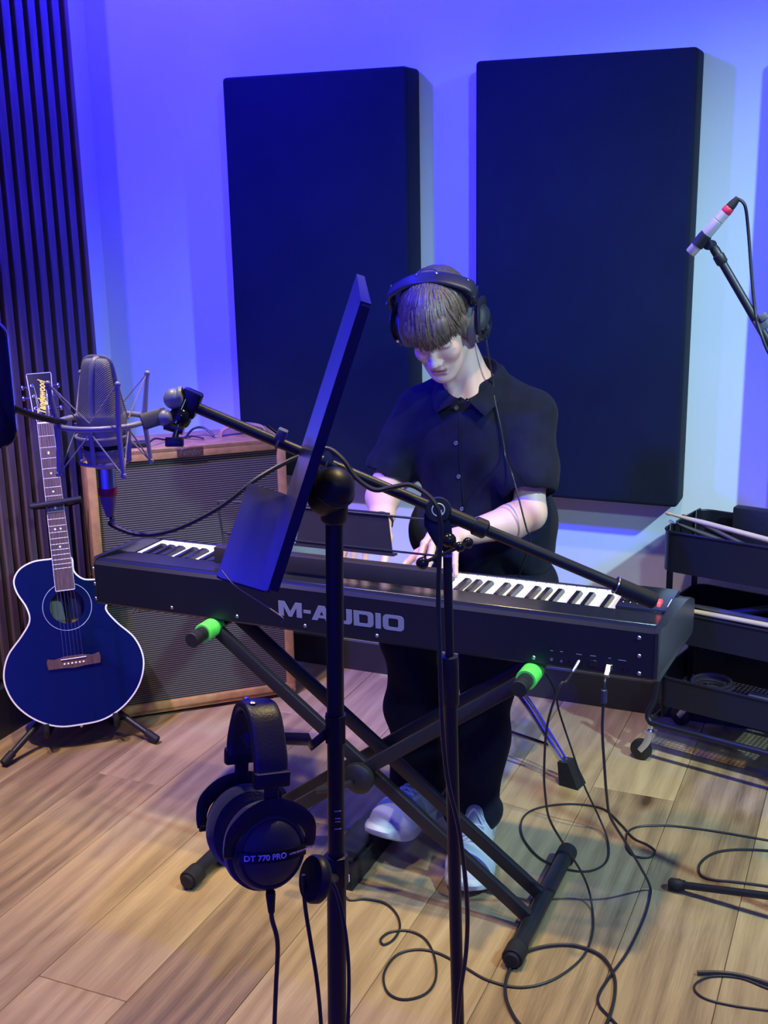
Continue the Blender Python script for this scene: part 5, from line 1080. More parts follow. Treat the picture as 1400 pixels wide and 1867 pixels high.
# ------------------------------------------------------------------ signed-distance modelling for the figure
class SDF:
    def __init__(s, lo, hi, h):
        s.lo, s.h = np.array(lo, np.float32), h
        s.n = np.ceil((np.array(hi)-np.array(lo))/h).astype(int)+1
        s.f = np.full(s.n, 0.5, np.float32)
    def _sl(s, lo, hi):
        a = np.clip(np.floor((np.array(lo)-s.lo)/s.h).astype(int), 0, s.n); b = np.clip(np.ceil((np.array(hi)-s.lo)/s.h).astype(int)+1, 0, s.n)
        if np.any(b <= a): return None, None
        g = [s.lo[i]+s.h*np.arange(a[i], b[i], dtype=np.float32) for i in range(3)]
        return tuple(slice(a[i], b[i]) for i in range(3)), np.meshgrid(*g, indexing='ij', sparse=True)
    def _put(s, sl, d, k, cut):
        b = s.f[sl]
        if cut:
            d = -d; h = np.clip(0.5-0.5*(b-d)/max(k, 1e-5), 0, 1); s.f[sl] = b*(1-h)+d*h+k*h*(1-h)
        else:
            h = np.clip(0.5+0.5*(b-d)/max(k, 1e-5), 0, 1); s.f[sl] = b*(1-h)+d*h-k*h*(1-h)
    def cone(s, a, b, ra, rb=None, k=0.01, cut=False, flat=None):
        rb = ra if rb is None else rb; a, b = np.array(a, float), np.array(b, float); m = max(ra, rb)+2.5*k+0.012
        sl, g = s._sl(np.minimum(a, b)-m, np.maximum(a, b)+m)
        if sl is None: return s
        ba = b-a; L2 = max(ba.dot(ba), 1e-12); x, y, z = g[0]-a[0], g[1]-a[1], g[2]-a[2]
        t = np.clip((x*ba[0]+y*ba[1]+z*ba[2])/L2, 0, 1); dx, dy, dz = x-ba[0]*t, y-ba[1]*t, z-ba[2]*t
        if flat is not None:          # squash along a unit direction by factor
            u, fac = np.array(flat[0], float), flat[1]; q = dx*u[0]+dy*u[1]+dz*u[2]; dx, dy, dz = dx+u[0]*q*(fac-1), dy+u[1]*q*(fac-1), dz+u[2]*q*(fac-1)
        s._put(sl, (np.sqrt(dx*dx+dy*dy+dz*dz)-(ra+(rb-ra)*t)).astype(np.float32), k, cut); return s
    def chain(s, P, R, k=0.01, flat=None):
        for i in range(len(P)-1): s.cone(P[i], P[i+1], R[i], R[i+1], k, flat=flat)
        return s
    def ell(s, c, r, ax=None, k=0.01, cut=False):
        c, r = np.array(c, float), np.array(r, float); A = np.eye(3) if ax is None else np.array([list(v) for v in ax], float)
        m = np.abs(A.T) @ r+2.5*k+0.012; sl, g = s._sl(c-m, c+m)
        if sl is None: return s
        x, y, z = g[0]-c[0], g[1]-c[1], g[2]-c[2]; q = [x*A[i][0]+y*A[i][1]+z*A[i][2] for i in range(3)]
        k0 = np.sqrt(sum((q[i]/r[i])**2 for i in range(3))); k1 = np.sqrt(sum((q[i]/r[i]**2)**2 for i in range(3)))+1e-9
        s._put(sl, (k0*(k0-1)/k1).astype(np.float32), k, cut); return s
    def half(s, p, n, k=0.003):
        """keep only the side that n points away from"""
        g = [s.lo[i]+s.h*np.arange(s.n[i], dtype=np.float32) for i in range(3)]; g = np.meshgrid(*g, indexing='ij', sparse=True)
        n = np.array(n, float); n /= np.linalg.norm(n); d = (g[0]-p[0])*n[0]+(g[1]-p[1])*n[1]+(g[2]-p[2])*n[2]
        s.f = np.maximum(s.f, d.astype(np.float32)); return s
    def mesh(s):
        f = s.f; f[0], f[-1] = 0.5, 0.5; f[:, 0], f[:, -1] = 0.5, 0.5; f[:, :, 0], f[:, :, -1] = 0.5, 0.5
        ins = f < 0
        C = [ins[i:ins.shape[0]-1+i, j:ins.shape[1]-1+j, k:ins.shape[2]-1+k] for i in (0, 1) for j in (0, 1) for k in (0, 1)]
        cnt = np.zeros(C[0].shape, np.int8)
        for c in C: cnt += c
        act = np.argwhere((cnt > 0) & (cnt < 8)); idx = np.full(cnt.shape, -1, np.int32); idx[tuple(act.T)] = np.arange(len(act))
        off = [(i, j, k) for i in (0, 1) for j in (0, 1) for k in (0, 1)]
        val = [f[act[:, 0]+o[0], act[:, 1]+o[1], act[:, 2]+o[2]] for o in off]
        pos = np.zeros((len(act), 3)); num = np.zeros(len(act))
        for a in range(8):
            for b in range(a+1, 8):
                d = [off[b][i]-off[a][i] for i in range(3)]
                if sum(abs(q) for q in d) != 1: continue
                va, vb = val[a], val[b]; cr = (va < 0) != (vb < 0); t = np.where(cr, va/np.where(va == vb, 1, va-vb), 0)
                for i in range(3): pos[:, i] += np.where(cr, off[a][i]+d[i]*t, 0)
                num += cr
        pos = (pos/num[:, None]+act)*s.h+s.lo
        faces = []
        for ax in range(3):
            o1, o2 = [(1, 2), (2, 0), (0, 1)][ax]
            A = np.moveaxis(ins, ax, 0); diff = A[:-1] != A[1:]
            e = np.argwhere(np.moveaxis(diff, 0, ax) if ax else diff)
            e = e[(e[:, o1] > 0) & (e[:, o2] > 0)]
            def cell(d1, d2):
                q = e.copy(); q[:, o1] -= d1; q[:, o2] -= d2; return idx[q[:, 0], q[:, 1], q[:, 2]]
            q = np.stack([cell(1, 1), cell(0, 1), cell(0, 0), cell(1, 0)], 1); inside = ins[e[:, 0], e[:, 1], e[:, 2]]
            q[~inside] = q[~inside][:, ::-1]; faces.append(q[(q >= 0).all(1)])
        return pos, np.concatenate(faces)
def relax(v, f, it, lam=0.5):
    e = np.concatenate([f[:, [0, 1]], f[:, [1, 2]], f[:, [2, 3]], f[:, [3, 0]]]); e = np.concatenate([e, e[:, ::-1]])
    cnt = np.bincount(e[:, 0], minlength=len(v))[:, None]+1e-9
    for _ in range(it):
        for l in (lam, -lam*1.03):
            s_ = np.stack([np.bincount(e[:, 0], weights=v[e[:, 1], i], minlength=len(v)) for i in range(3)], 1)/cnt; v = v+l*(s_-v)
    return v
def np_mesh(name, v, f, material, parent, col=None, label=None):
    Mi = np.array(WM[parent.name].inverted()); v = v @ Mi[:3, :3].T+Mi[:3, 3]
    me = bpy.data.meshes.new(name); me.vertices.add(len(v)); me.vertices.foreach_set('co', v.astype(np.float32).ravel())
    me.loops.add(f.size); me.loops.foreach_set('vertex_index', f.astype(np.int32).ravel()); me.polygons.add(len(f))
    me.polygons.foreach_set('loop_start', np.arange(0, f.size, 4, dtype=np.int32)); me.update(calc_edges=True); me.validate()
    me.polygons.foreach_set('use_smooth', np.ones(len(me.polygons), bool))
    if col is not None:
        a = me.color_attributes.new('tint', 'FLOAT_COLOR', 'POINT'); a.data.foreach_set('color', np.concatenate([col, np.ones((len(col), 1))], 1).astype(np.float32).ravel())
    return link(name, me, material, parent, label=label)
def tint_material(name, rough, sub=0.0, bump=0.0, bscale=300, sheen=0.0):
    m = bpy.data.materials.new(name); m.use_nodes = True; nt = m.node_tree; b = nt.nodes['Principled BSDF']; b.inputs['Roughness'].default_value = rough; b.inputs['Sheen Weight'].default_value = sheen
    b.inputs['Specular IOR Level'].default_value = 0.4
    at = nt.nodes.new('ShaderNodeAttribute'); at.attribute_name = 'tint'; nt.links.new(at.outputs['Color'], b.inputs['Base Color'])
    if sub: b.inputs['Subsurface Weight'].default_value = sub; b.inputs['Subsurface Radius'].default_value = (0.012, 0.005, 0.003); b.inputs['Subsurface Scale'].default_value = 0.6
    if bump:
        tc = nt.nodes.new('ShaderNodeTexCoord'); n = nt.nodes.new('ShaderNodeTexNoise'); n.inputs['Scale'].default_value = bscale; nt.links.new(tc.outputs['Object'], n.inputs['Vector'])
        bp = nt.nodes.new('ShaderNodeBump'); bp.inputs['Strength'].default_value = bump; bp.inputs['Distance'].default_value = 0.001; nt.links.new(n.outputs['Fac'], bp.inputs['Height']); nt.links.new(bp.outputs[0], b.inputs['Normal'])
    return m
def near(v, pts, r):
    """0..1 closeness of verts to a polyline"""
    d = np.full(len(v), 9.0); P = [np.array(p, float) for p in pts]
    for a, b in zip(P[:-1], P[1:]):
        ba = b-a; t = np.clip(((v-a) @ ba)/max(ba @ ba, 1e-12), 0, 1); d = np.minimum(d, np.linalg.norm(v-a-t[:, None]*ba, axis=1))
    return np.clip(1-d/r, 0, 1)

# ------------------------------------------------------------------ the pianist
person = thing('person', 'young person in black shirt and trousers seated playing the stage piano, head bowed', 'person', (-0.97, 2.72, 0))
HC = Vector((-1.036, 2.728, 1.272))                      # between the ears
hp_, hr_, hy_ = math.radians(35), math.radians(6), math.radians(-6)
F0 = Vector((-math.sin(hy_)*math.cos(hp_), -math.cos(hy_)*math.cos(hp_), -math.sin(hp_)))
S0 = Vector((math.cos(hy_), -math.sin(hy_), 0)); U0 = S0.cross(F0).normalized()
if U0.z < 0: U0 = -U0
rr = Matrix.Rotation(hr_, 3, F0); HL, HU, HF = rr @ S0, rr @ U0, F0
if HU.x > U0.x: rr = Matrix.Rotation(-hr_, 3, F0); HL, HU = rr @ S0, rr @ U0
def hd_(l, f, u): return HC+HL*l+HF*f+HU*u
HAX = (HL, HF, HU)
body = SDF((-1.30, 2.40, 0.700), (-0.70, 3.02, 1.41), 0.0025)
# head
body.ell(hd_(0, -0.008, 0.032), (0.073, 0.094, 0.083), HAX, 0.02)
body.ell(hd_(0, 0.030, -0.030), (0.060, 0.060, 0.078), HAX, 0.02)
body.ell(hd_(0, 0.048, -0.070), (0.043, 0.042, 0.042), HAX, 0.02)
for s in (-1, 1):
    body.cone(hd_(s*0.056, 0.0, -0.045), hd_(s*0.018, 0.070, -0.100), 0.016, 0.014, 0.022)
    body.ell(hd_(s*0.034, 0.066, -0.030), (0.020, 0.020, 0.022), HAX, 0.016)          # cheek
    body.ell(hd_(s*0.031, 0.073, 0.000), (0.0165, 0.016, 0.010), HAX, 0.006)          # closed lid
    body.cone(hd_(s*0.012, 0.086, 0.020), hd_(s*0.045, 0.072, 0.018), 0.008, 0.007, 0.012)  # brow
    body.ell(hd_(s*0.0115, 0.097, -0.043), (0.0078, 0.009, 0.0072), HAX, 0.006)       # nostril wing
    body.ell(hd_(s*0.078, -0.012, -0.010), (0.008, 0.018, 0.030), HAX, 0.006)         # ear
body.cone(hd_(0, 0.085, 0.012), hd_(0, 0.104, -0.034), 0.0070, 0.0085, 0.010)
body.ell(hd_(0, 0.1075, -0.039), (0.0090, 0.0088, 0.0080), HAX, 0.006)
body.ell(hd_(0, 0.082, -0.102), (0.019, 0.014, 0.015), HAX, 0.014)                    # chin
body.cone(hd_(-0.018, 0.085, -0.0665), hd_(0.018, 0.085, -0.0665), 0.0058, 0.0058, 0.006)
body.cone(hd_(-0.008, 0.0915, -0.0655), hd_(0.008, 0.0915, -0.0655), 0.0052, 0.0052, 0.005)
body.cone(hd_(-0.014, 0.087, -0.0785), hd_(0.014, 0.087, -0.0785), 0.0068, 0.0068, 0.006)
body.cone(hd_(-0.021, 0.094, -0.0725), hd_(0.021, 0.094, -0.0725), 0.0014, 0.0014, 0.003, cut=True)
for s in (-1, 1): body.cone(hd_(s*0.006, 0.106, -0.050), hd_(s*0.006, 0.100, -0.046), 0.0022, 0.0018, 0.002, cut=True)
# neck, chest
NB = Vector((-0.985, 2.835, 1.085))
body.cone(NB, hd_(0, -0.030, -0.050), 0.058, 0.056, 0.02)
body.cone(NB+Vector((0, 0.01, -0.03)), NB+Vector((0, 0.02, -0.25)), 0.085, 0.10, 0.03)
body.cone((-1.11, 2.857, 1.025), (-0.86, 2.857, 1.025), 0.040, 0.040, 0.04)
body.ell((-0.985, 2.835, 0.98), (0.145, 0.088, 0.12), None, 0.03)
for s in (-1, 1): body.cone(hd_(s*0.050, -0.020, -0.055), (-0.985+s*0.022, 2.775, 1.075), 0.013, 0.011, 0.02)
# arms: shoulder, elbow, wrist
LS, LE, LW = Vector((-0.832, 2.85, 1.010)), Vector((-0.806, 2.745, 0.806)), Vector((-0.940, 2.588, 0.775))
RS, RE, RW = Vector((-1.148, 2.85, 1.010)), Vector((-1.205, 2.775, 0.838)), Vector((-1.136, 2.575, 0.792))
def arm(S, E, W, bulge):
    body.cone(S, E, 0.040, 0.040, 0.02); m1 = E+(W-E)*0.28+bulge
    body.cone(E, m1, 0.041, 0.0435, 0.02); body.cone(m1, E+(W-E)*0.75, 0.0435, 0.031, 0.015)
    body.cone(E+(W-E)*0.75, W, 0.031, 0.0265, 0.015, flat=((0, 0.25, 0.97), 1.22))
arm(LS, LE, LW, Vector((0.006, 0.0, -0.004))); arm(RS, RE, RW, Vector((-0.006, 0.0, -0.004)))
# hands: wrist, knuckles, then chains of finger joints
ZK = 0.7275
LH = dict(kn=[(-0.983, 2.522, 0.792), (-0.962, 2.514, 0.795), (-0.941, 2.516, 0.791), (-0.921, 2.526, 0.783)],
          tip=[(-0.990, 2.449, ZK), (-0.958, 2.432, ZK), (-0.926, 2.434, ZK), (-0.892, 2.446, ZK)],
          th=[(-0.966, 2.566, 0.770), (-0.992, 2.540, 0.762), (-1.013, 2.508, 0.748), (-1.031, 2.474, 0.7285)])
RH = dict(kn=[(-1.122, 2.510, 0.800), (-1.144, 2.503, 0.803), (-1.166, 2.506, 0.799), (-1.186, 2.517, 0.790)],
          tip=[(-1.127, 2.452, ZK), (-1.156, 2.444, ZK), (-1.185, 2.450, ZK), (-1.212, 2.468, ZK)],
          th=[(-1.116, 2.556, 0.784), (-1.096, 2.526, 0.774), (-1.084, 2.492, 0.757), (-1.079, 2.456, 0.7285)])
NAILS = []
def hand(W, H):
    W = np.array(W)
    for i, (kn, tip) in enumerate(zip(H['kn'], H['tip'])):
        kn, tip = np.array(kn), np.array(tip); r = (0.0092, 0.0094, 0.0090, 0.0080)[i]
        body.cone(W+(kn-W)*0.05, kn, 0.0155, 0.0118, 0.010)
        pip = kn+(tip-kn)*0.42+np.array((0, -0.002, 0.0165 if i < 3 else 0.012)); dip = kn+(tip-kn)*0.80+np.array((0, -0.004, 0.010))
        body.chain([kn, pip, dip, tip], [r*1.12, r*1.0, r*0.88, r*0.78], 0.0032)
        body.ell(pip, (r*1.06,)*3, None, 0.003)
        NAILS.append((tip+np.array((0, -0.0062, 0.004)), dip, r))
    t = [np.array(p) for p in H['th']]
    body.cone(W, t[0], 0.020, 0.0165, 0.010); body.chain(t, [0.0165, 0.0125, 0.0108, 0.0085], 0.004); NAILS.append((t[3]+np.array((0.0, -0.003, 0.007)), t[2], 0.0105))
    c = (np.array(H['kn'][1])+W)/2; body.ell(c+np.array((0, 0, -0.004)), (0.032, 0.034, 0.0135), None, 0.008)
hand(LW, LH); hand(RW, RH)
bv, bf = body.mesh(); bv = relax(bv, bf, 2)
skin = np.tile(np.array((0.66, 0.42, 0.335)), (len(bv), 1))
def blend(col, w): global skin; skin = skin*(1-w[:, None])+np.array(col)*w[:, None]
blend((0.50, 0.235, 0.215), np.clip(near(bv, [hd_(-0.019, 0.0925, -0.0700), hd_(0, 0.098, -0.0685), hd_(0.019, 0.0925, -0.0700)], 0.0085)*1.8, 0, 1)*0.75)
blend((0.50, 0.235, 0.215), np.clip(near(bv, [hd_(-0.013, 0.093, -0.0785), hd_(0.013, 0.093, -0.0785)], 0.0085)*1.8, 0, 1)*0.75)
blend((0.20, 0.07, 0.07), np.clip(near(bv, [hd_(-0.021, 0.092, -0.0725), hd_(0.021, 0.092, -0.0725)], 0.0030)*2, 0, 1)*0.9)
for s in (-1, 1):
    blend((0.62, 0.32, 0.27), near(bv, [hd_(s*0.040, 0.080, -0.035), hd_(s*0.046, 0.070, -0.040)], 0.035)*0.6)
    blend((0.10, 0.06, 0.045), np.clip(near(bv, [hd_(s*0.017, 0.088, -0.006), hd_(s*0.031, 0.090, -0.0085), hd_(s*0.045, 0.082, -0.006)], 0.0032)*2, 0, 1)*0.85)
    blend((0.13, 0.085, 0.055), np.clip(near(bv, [hd_(s*0.012, 0.095, 0.021), hd_(s*0.034, 0.089, 0.026), hd_(s*0.050, 0.074, 0.021)], 0.0065)*1.8, 0, 1)*0.8)
for tip, dip, r in NAILS: blend((0.66, 0.44, 0.37), np.clip(near(bv, [tip, tip+(dip-tip)*0.25], r*0.6)*2, 0, 1)*0.7)
for H in (LH, RH):
    for kn, tip in zip(H['kn'], H['tip']): blend((0.60, 0.33, 0.26), near(bv, [kn, kn], 0.014)*0.35); blend((0.62, 0.33, 0.26), near(bv, [tip, tip], 0.012)*0.45)
np_mesh('body', bv, bf, tint_material('skin', 0.5, 0.12, 0.12, 700), person, skin)

# hair: cap volume plus combed locks, fringe down to the eyes
hair = SDF((-1.17, 2.57, 1.16), (-0.91, 2.86, 1.42), 0.0025)
hair.ell(hd_(0, -0.014, 0.046), (0.084, 0.104, 0.088), HAX, 0.02)
hair.ell(hd_(0, -0.045, 0.010), (0.074, 0.068, 0.080), HAX, 0.02)
hair.cone(hd_(-0.036, 0.078, 0.052), hd_(0.036, 0.078, 0.054), 0.014, 0.014, 0.05)
for s in (-1, 1): hair.cone(hd_(s*0.072, 0.030, 0.030), hd_(s*0.070, 0.030, -0.012), 0.013, 0.008, 0.02)
hair.ell(hd_(0, 0.078, -0.030), (0.072, 0.062, 0.044), HAX, 0.008, cut=True)
hv, hf = hair.mesh(); hv = relax(hv, hf, 1)
HB = np.array([list(HL), list(HF), list(HU)]); q = (hv-np.array(HC)) @ HB.T
ang = np.arctan2(q[:, 0], q[:, 1]+0.03); rad = np.sqrt(q[:, 0]**2+(q[:, 1]+0.03)**2)
wav = np.sin(ang*34+6*np.sin(rad*55)+3*np.sin(ang*9))*0.5+np.sin(ang*61+rad*40+4*np.sin(ang*5))*0.35
nrm = q/np.linalg.norm(q, axis=1)[:, None]; amp_ = np.clip(rad/0.05, 0.2, 1)*0.0016
hv = hv+(nrm @ HB)*(wav*amp_)[:, None]
tone = np.clip(0.5+0.5*wav, 0, 1)[:, None]; hcol = np.array((0.060, 0.042, 0.030))*(1-tone)+np.array((0.150, 0.108, 0.076))*tone
M_HAIR = tint_material('brown_hair', 0.42, 0, 0.5, 900, 0.2)
hobj = np_mesh('hair', hv, hf, M_HAIR, person, hcol, label='short brown hair with a fringe to the eyes')
M_LOCK = mat('brown_hair_lock', (0.105, 0.074, 0.052), 0.42, noise=0.4, nscale=30, stretch=(6, 6, 6))
hr = random.Random(3)
lk = MB()
def surf(l, f, u, off=1.0):
    """push a head-frame direction out to the hair cap"""
    d = Vector((l/0.084, (f+0.014)/0.104, (u-0.046)/0.088)); d.normalize(); return hd_(d.x*0.084*off, d.y*0.104*off-0.014, d.z*0.088*off+0.046)
for i in range(230):                                  # fringe and top, combed forward from the crown
    l0 = hr.uniform(-0.062, 0.066); f0 = hr.uniform(-0.035, 0.035); sp = hr.uniform(0.95, 1.15)
    le = l0*sp+hr.uniform(-0.010, 0.010); ue = hr.uniform(-0.004, 0.022)+0.25*abs(le)*0.6
    a = surf(l0*0.75, f0, 0.140, 1.015); b = surf((l0*0.75+le)/2, 0.062, 0.105, 1.035); c = hd_(le, 0.103-7.0*le*le+hr.uniform(-.002, .002), 0.052+hr.uniform(-.006, .006)); d = hd_(le+hr.uniform(-.007, .007), 0.101-8.0*le*le+hr.uniform(-.004, .002), ue)
    w = hr.uniform(0.0028, 0.0058); lk.tube([a, b, c, d], [w*0.5, w, w, w*0.15], 6, sub=5, flat=(0.45, 1.0), up=HF)
for i in range(150):                                  # sides and back
    th_ = hr.uniform(0.55, 2*PI-0.55); l1, f1 = math.sin(th_), math.cos(th_)
    a = surf(l1*0.03, f1*0.03-0.02, 0.135, 1.01); b = surf(l1*0.07, f1*0.07-0.02, 0.095, 1.03); c = surf(l1*0.084, f1*0.10-0.015, 0.045, 1.02); d = surf(l1*0.084, f1*0.10-0.015, hr.uniform(-0.02, 0.012), 0.985)
    w = hr.uniform(0.003, 0.006); lk.tube([a, b, c, d], [w*0.5, w, w, w*0.2], 6, sub=4, flat=(0.45, 1.0), up=HU)
lo_ = lk.build('hair_locks', M_LOCK, hobj, smooth=80, fix=False); lo_['kind'] = 'stuff'

# shirt
def fold(v, amp, sc, ph=0.0):
    return amp*(np.sin(v[:, 2]*sc*0.9+v[:, 0]*sc*0.5+ph+2.2*np.sin(v[:, 0]*sc*0.35))+0.6*np.sin(v[:, 0]*sc*1.5-v[:, 2]*sc*0.55+1.3+1.5*np.sin(v[:, 2]*sc*0.4)))
def normals(v, f):
    n = np.zeros_like(v); fn = np.cross(v[f[:, 2]]-v[f[:, 0]], v[f[:, 3]]-v[f[:, 1]])
    for k in range(4): np.add.at(n, f[:, k], fn)
    return n/(np.linalg.norm(n, axis=1)[:, None]+1e-12)
sh = SDF((-1.34, 2.58, 0.560), (-0.68, 3.14, 1.19), 0.004)
sh.ell((-0.990, 2.855, 0.965), (0.188, 0.118, 0.17), None, 0.05)
sh.cone((-1.135, 2.862, 1.040), (-0.985, 2.862, 1.078), 0.052, 0.064, 0.05); sh.cone((-0.985, 2.862, 1.078), (-0.838, 2.862, 1.042), 0.064, 0.054, 0.05)
sh.cone(NB+Vector((0, 0.020, -0.03)), NB+Vector((0, 0.012, 0.030)), 0.105, 0.074, 0.03)
sh.cone((-0.982, 2.885, 0.86), (-0.965, 2.935, 0.66), 0.140, 0.155, 0.06)
sh.ell((-0.965, 2.880, 0.735), (0.165, 0.150, 0.13), None, 0.05)
sh.ell((-1.080, 2.815, 0.715), (0.080, 0.085, 0.070), None, 0.05)
sh.ell((-0.860, 2.910, 0.700), (0.075, 0.12, 0.11), None, 0.05)
sh.cone((-0.832, 2.855, 1.030), (-0.818, 2.778, 0.880), 0.060, 0.075, 0.03)
sh.cone((-1.150, 2.855, 1.022), (-1.194, 2.795, 0.888), 0.058, 0.068, 0.03)
for E, S in ((Vector((-0.806, 2.772, 0.870)), LS), (Vector((-1.197, 2.795, 0.880)), RS)):    # flat sleeve ends
    d = (E-S).normalized(); u = d*0.10; sh.ell(E+u, (0.10, 0.10, 0.0999), None, 0.002, cut=True)
VB = Vector((-0.974, 2.738, 1.082))
sh.cone(VB+Vector((0, 0.004, -0.004)), Vector(NB)+Vector((0, -0.045, 0.088)), 0.004, 0.066, 0.008, cut=True)
sh.cone(NB+Vector((0, -0.01, 0.072)), NB+Vector((0, -0.03, 0.14)), 0.064, 0.085, 0.008, cut=True)
sv, sf = sh.mesh(); sv = relax(sv, sf, 2)
nn = normals(sv, sf); wgt = np.clip((1.06-sv[:, 2])/0.15, 0.15, 1)
sv = sv+nn*(fold(sv, 0.0042, 42)*wgt)[:, None]
M_SHIRT = mat('black_crepe_shirt', (0.008, 0.009, 0.020), 0.9, spec=0.15, noise=0.2, nscale=30, bump=0.4, bscale=500, sheen=0.03)
shirt = np_mesh('shirt', sv, sf, M_SHIRT, person)
from mathutils.bvhtree import BVHTree
SB = BVHTree.FromPolygons([tuple(x) for x in sv], [tuple(int(i) for i in x) for x in sf])
def on_shirt(px, py, off=0.003):
    d = ray(px, py).normalized(); h = SB.ray_cast(CO, d)
    return (h[0]+h[1]*off, h[1]) if h[0] is not None else (dep(px, py, 2.75), -d)
M_BTN = mat('dark_horn_button', (0.10, 0.10, 0.12), 0.25)
for px, py in ((832, 744), (831, 808), (836, 869), (842, 928)):
    p, nr = on_shirt(px, py, 0.0); mb = MB(); mb.lathe([(0, -0.004), (0.0058, -0.004), (0.0058, 0.0012), (0.0048, 0.0022), (0.0030, 0.0014), (0, 0.0014)], p, nr, 18); mb.build('button', M_BTN, shirt)
pts = [on_shirt(x, y, 0.0012)[0] for x, y in ((838, 738), (838, 770), (838, 810), (840, 850), (843, 890), (847, 930), (850, 960))]
mb = MB(); mb.tube(pts, 0.0022, 6, sub=3, flat=(0.5, 1)); mb.build('placket_edge', M_SHIRT, shirt)
# collar: two turned-down leaves meeting at the V
for s in (-1, 1):
    NC = NB+Vector((0, 0, 0.022))
    inn = [NC+Vector((0, 0.074, 0.050)), NC+Vector((s*0.045, 0.056, 0.054)), NC+Vector((s*0.069, 0.010, 0.046)), NC+Vector((s*0.062, -0.042, 0.018)), NC+Vector((s*0.036, -0.080, -0.010)), VB+Vector((s*0.004, -0.006, 0.004))]
    outr = [NC+Vector((0, 0.094, 0.022)), NC+Vector((s*0.062, 0.072, 0.026)), NC+Vector((s*0.094, 0.012, 0.016)), NC+Vector((s*0.094, -0.046, -0.018)), NC+Vector((s*0.066, -0.100, -0.058)), VB+Vector((s*0.014, -0.010, 0.004))]
    I, O = catmull(inn, 5), catmull(outr[:5], 5)+[outr[4]+(outr[5]-outr[4])*(k/5) for k in range(1, 6)]; mb = MB(); n_ = len(I); vs = []
    for a, b in zip(I, O):
        m_ = (a+b)/2+Vector((0, -0.002, 0.006)); vs += [a, m_, b]
    vs2 = [v+Vector((0, 0.0, -0.002)) for v in vs]; fs = []
    for i in range(n_-1):
        for k in range(2): fs.append((i*3+k, i*3+k+1, (i+1)*3+k+1, (i+1)*3+k)); fs.append(tuple(q+3*n_ for q in ((i+1)*3+k, (i+1)*3+k+1, i*3+k+1, i*3+k)))
        fs += [(i*3, (i+1)*3, (i+1)*3+3*n_, i*3+3*n_), ((i+1)*3+2, i*3+2, i*3+2+3*n_, (i+1)*3+2+3*n_)]
    for i in (0, n_-1):
        for k in range(2): fs.append((i*3+k, i*3+k+1, i*3+k+1+3*n_, i*3+k+3*n_))
    mb.add(vs+vs2, fs); mb.build('collar', M_SHIRT, shirt, smooth=60)

# trousers
tr_ = SDF((-1.22, 2.32, 0.05), (-0.70, 3.10, 0.70), 0.005)
tr_.ell((-0.960, 2.940, 0.555), (0.175, 0.125, 0.095), None, 0.05)
RK, LK = Vector((-1.052, 2.560, 0.522)), Vector((-0.842, 2.555, 0.520))
RA, LA = Vector((-1.030, 2.535, 0.120)), Vector((-0.872, 2.505, 0.095))
for hip, K, A in ((Vector((-1.045, 2.92, 0.545)), RK, RA), (Vector((-0.875, 2.92, 0.545)), LK, LA)):
    tr_.cone(hip, K, 0.088, 0.070, 0.04); tr_.cone(K, K+(A-K)*0.5, 0.068, 0.066, 0.03); tr_.cone(K+(A-K)*0.5, A+Vector((0, 0, 0.02)), 0.066, 0.069, 0.03)
    tr_.ell(A+Vector((0, 0.02, 0.0)), (0.066, 0.078, 0.045), None, 0.02)
tr_.half((0, 0, 0.078), (0, -0.35, -1))
tv, tf = tr_.mesh(); tv = relax(tv, tf, 2); tn = normals(tv, tf)
tv = tv+tn*(fold(tv, 0.0055, 36, 0.7)*np.clip((0.62-tv[:, 2])/0.12, 0.2, 1))[:, None]
np_mesh('trousers', tv, tf, mat('black_wide_trousers', (0.008, 0.008, 0.018), 0.85, spec=0.15, noise=0.2, nscale=40, bump=0.3, bscale=600, sheen=0.03), person)

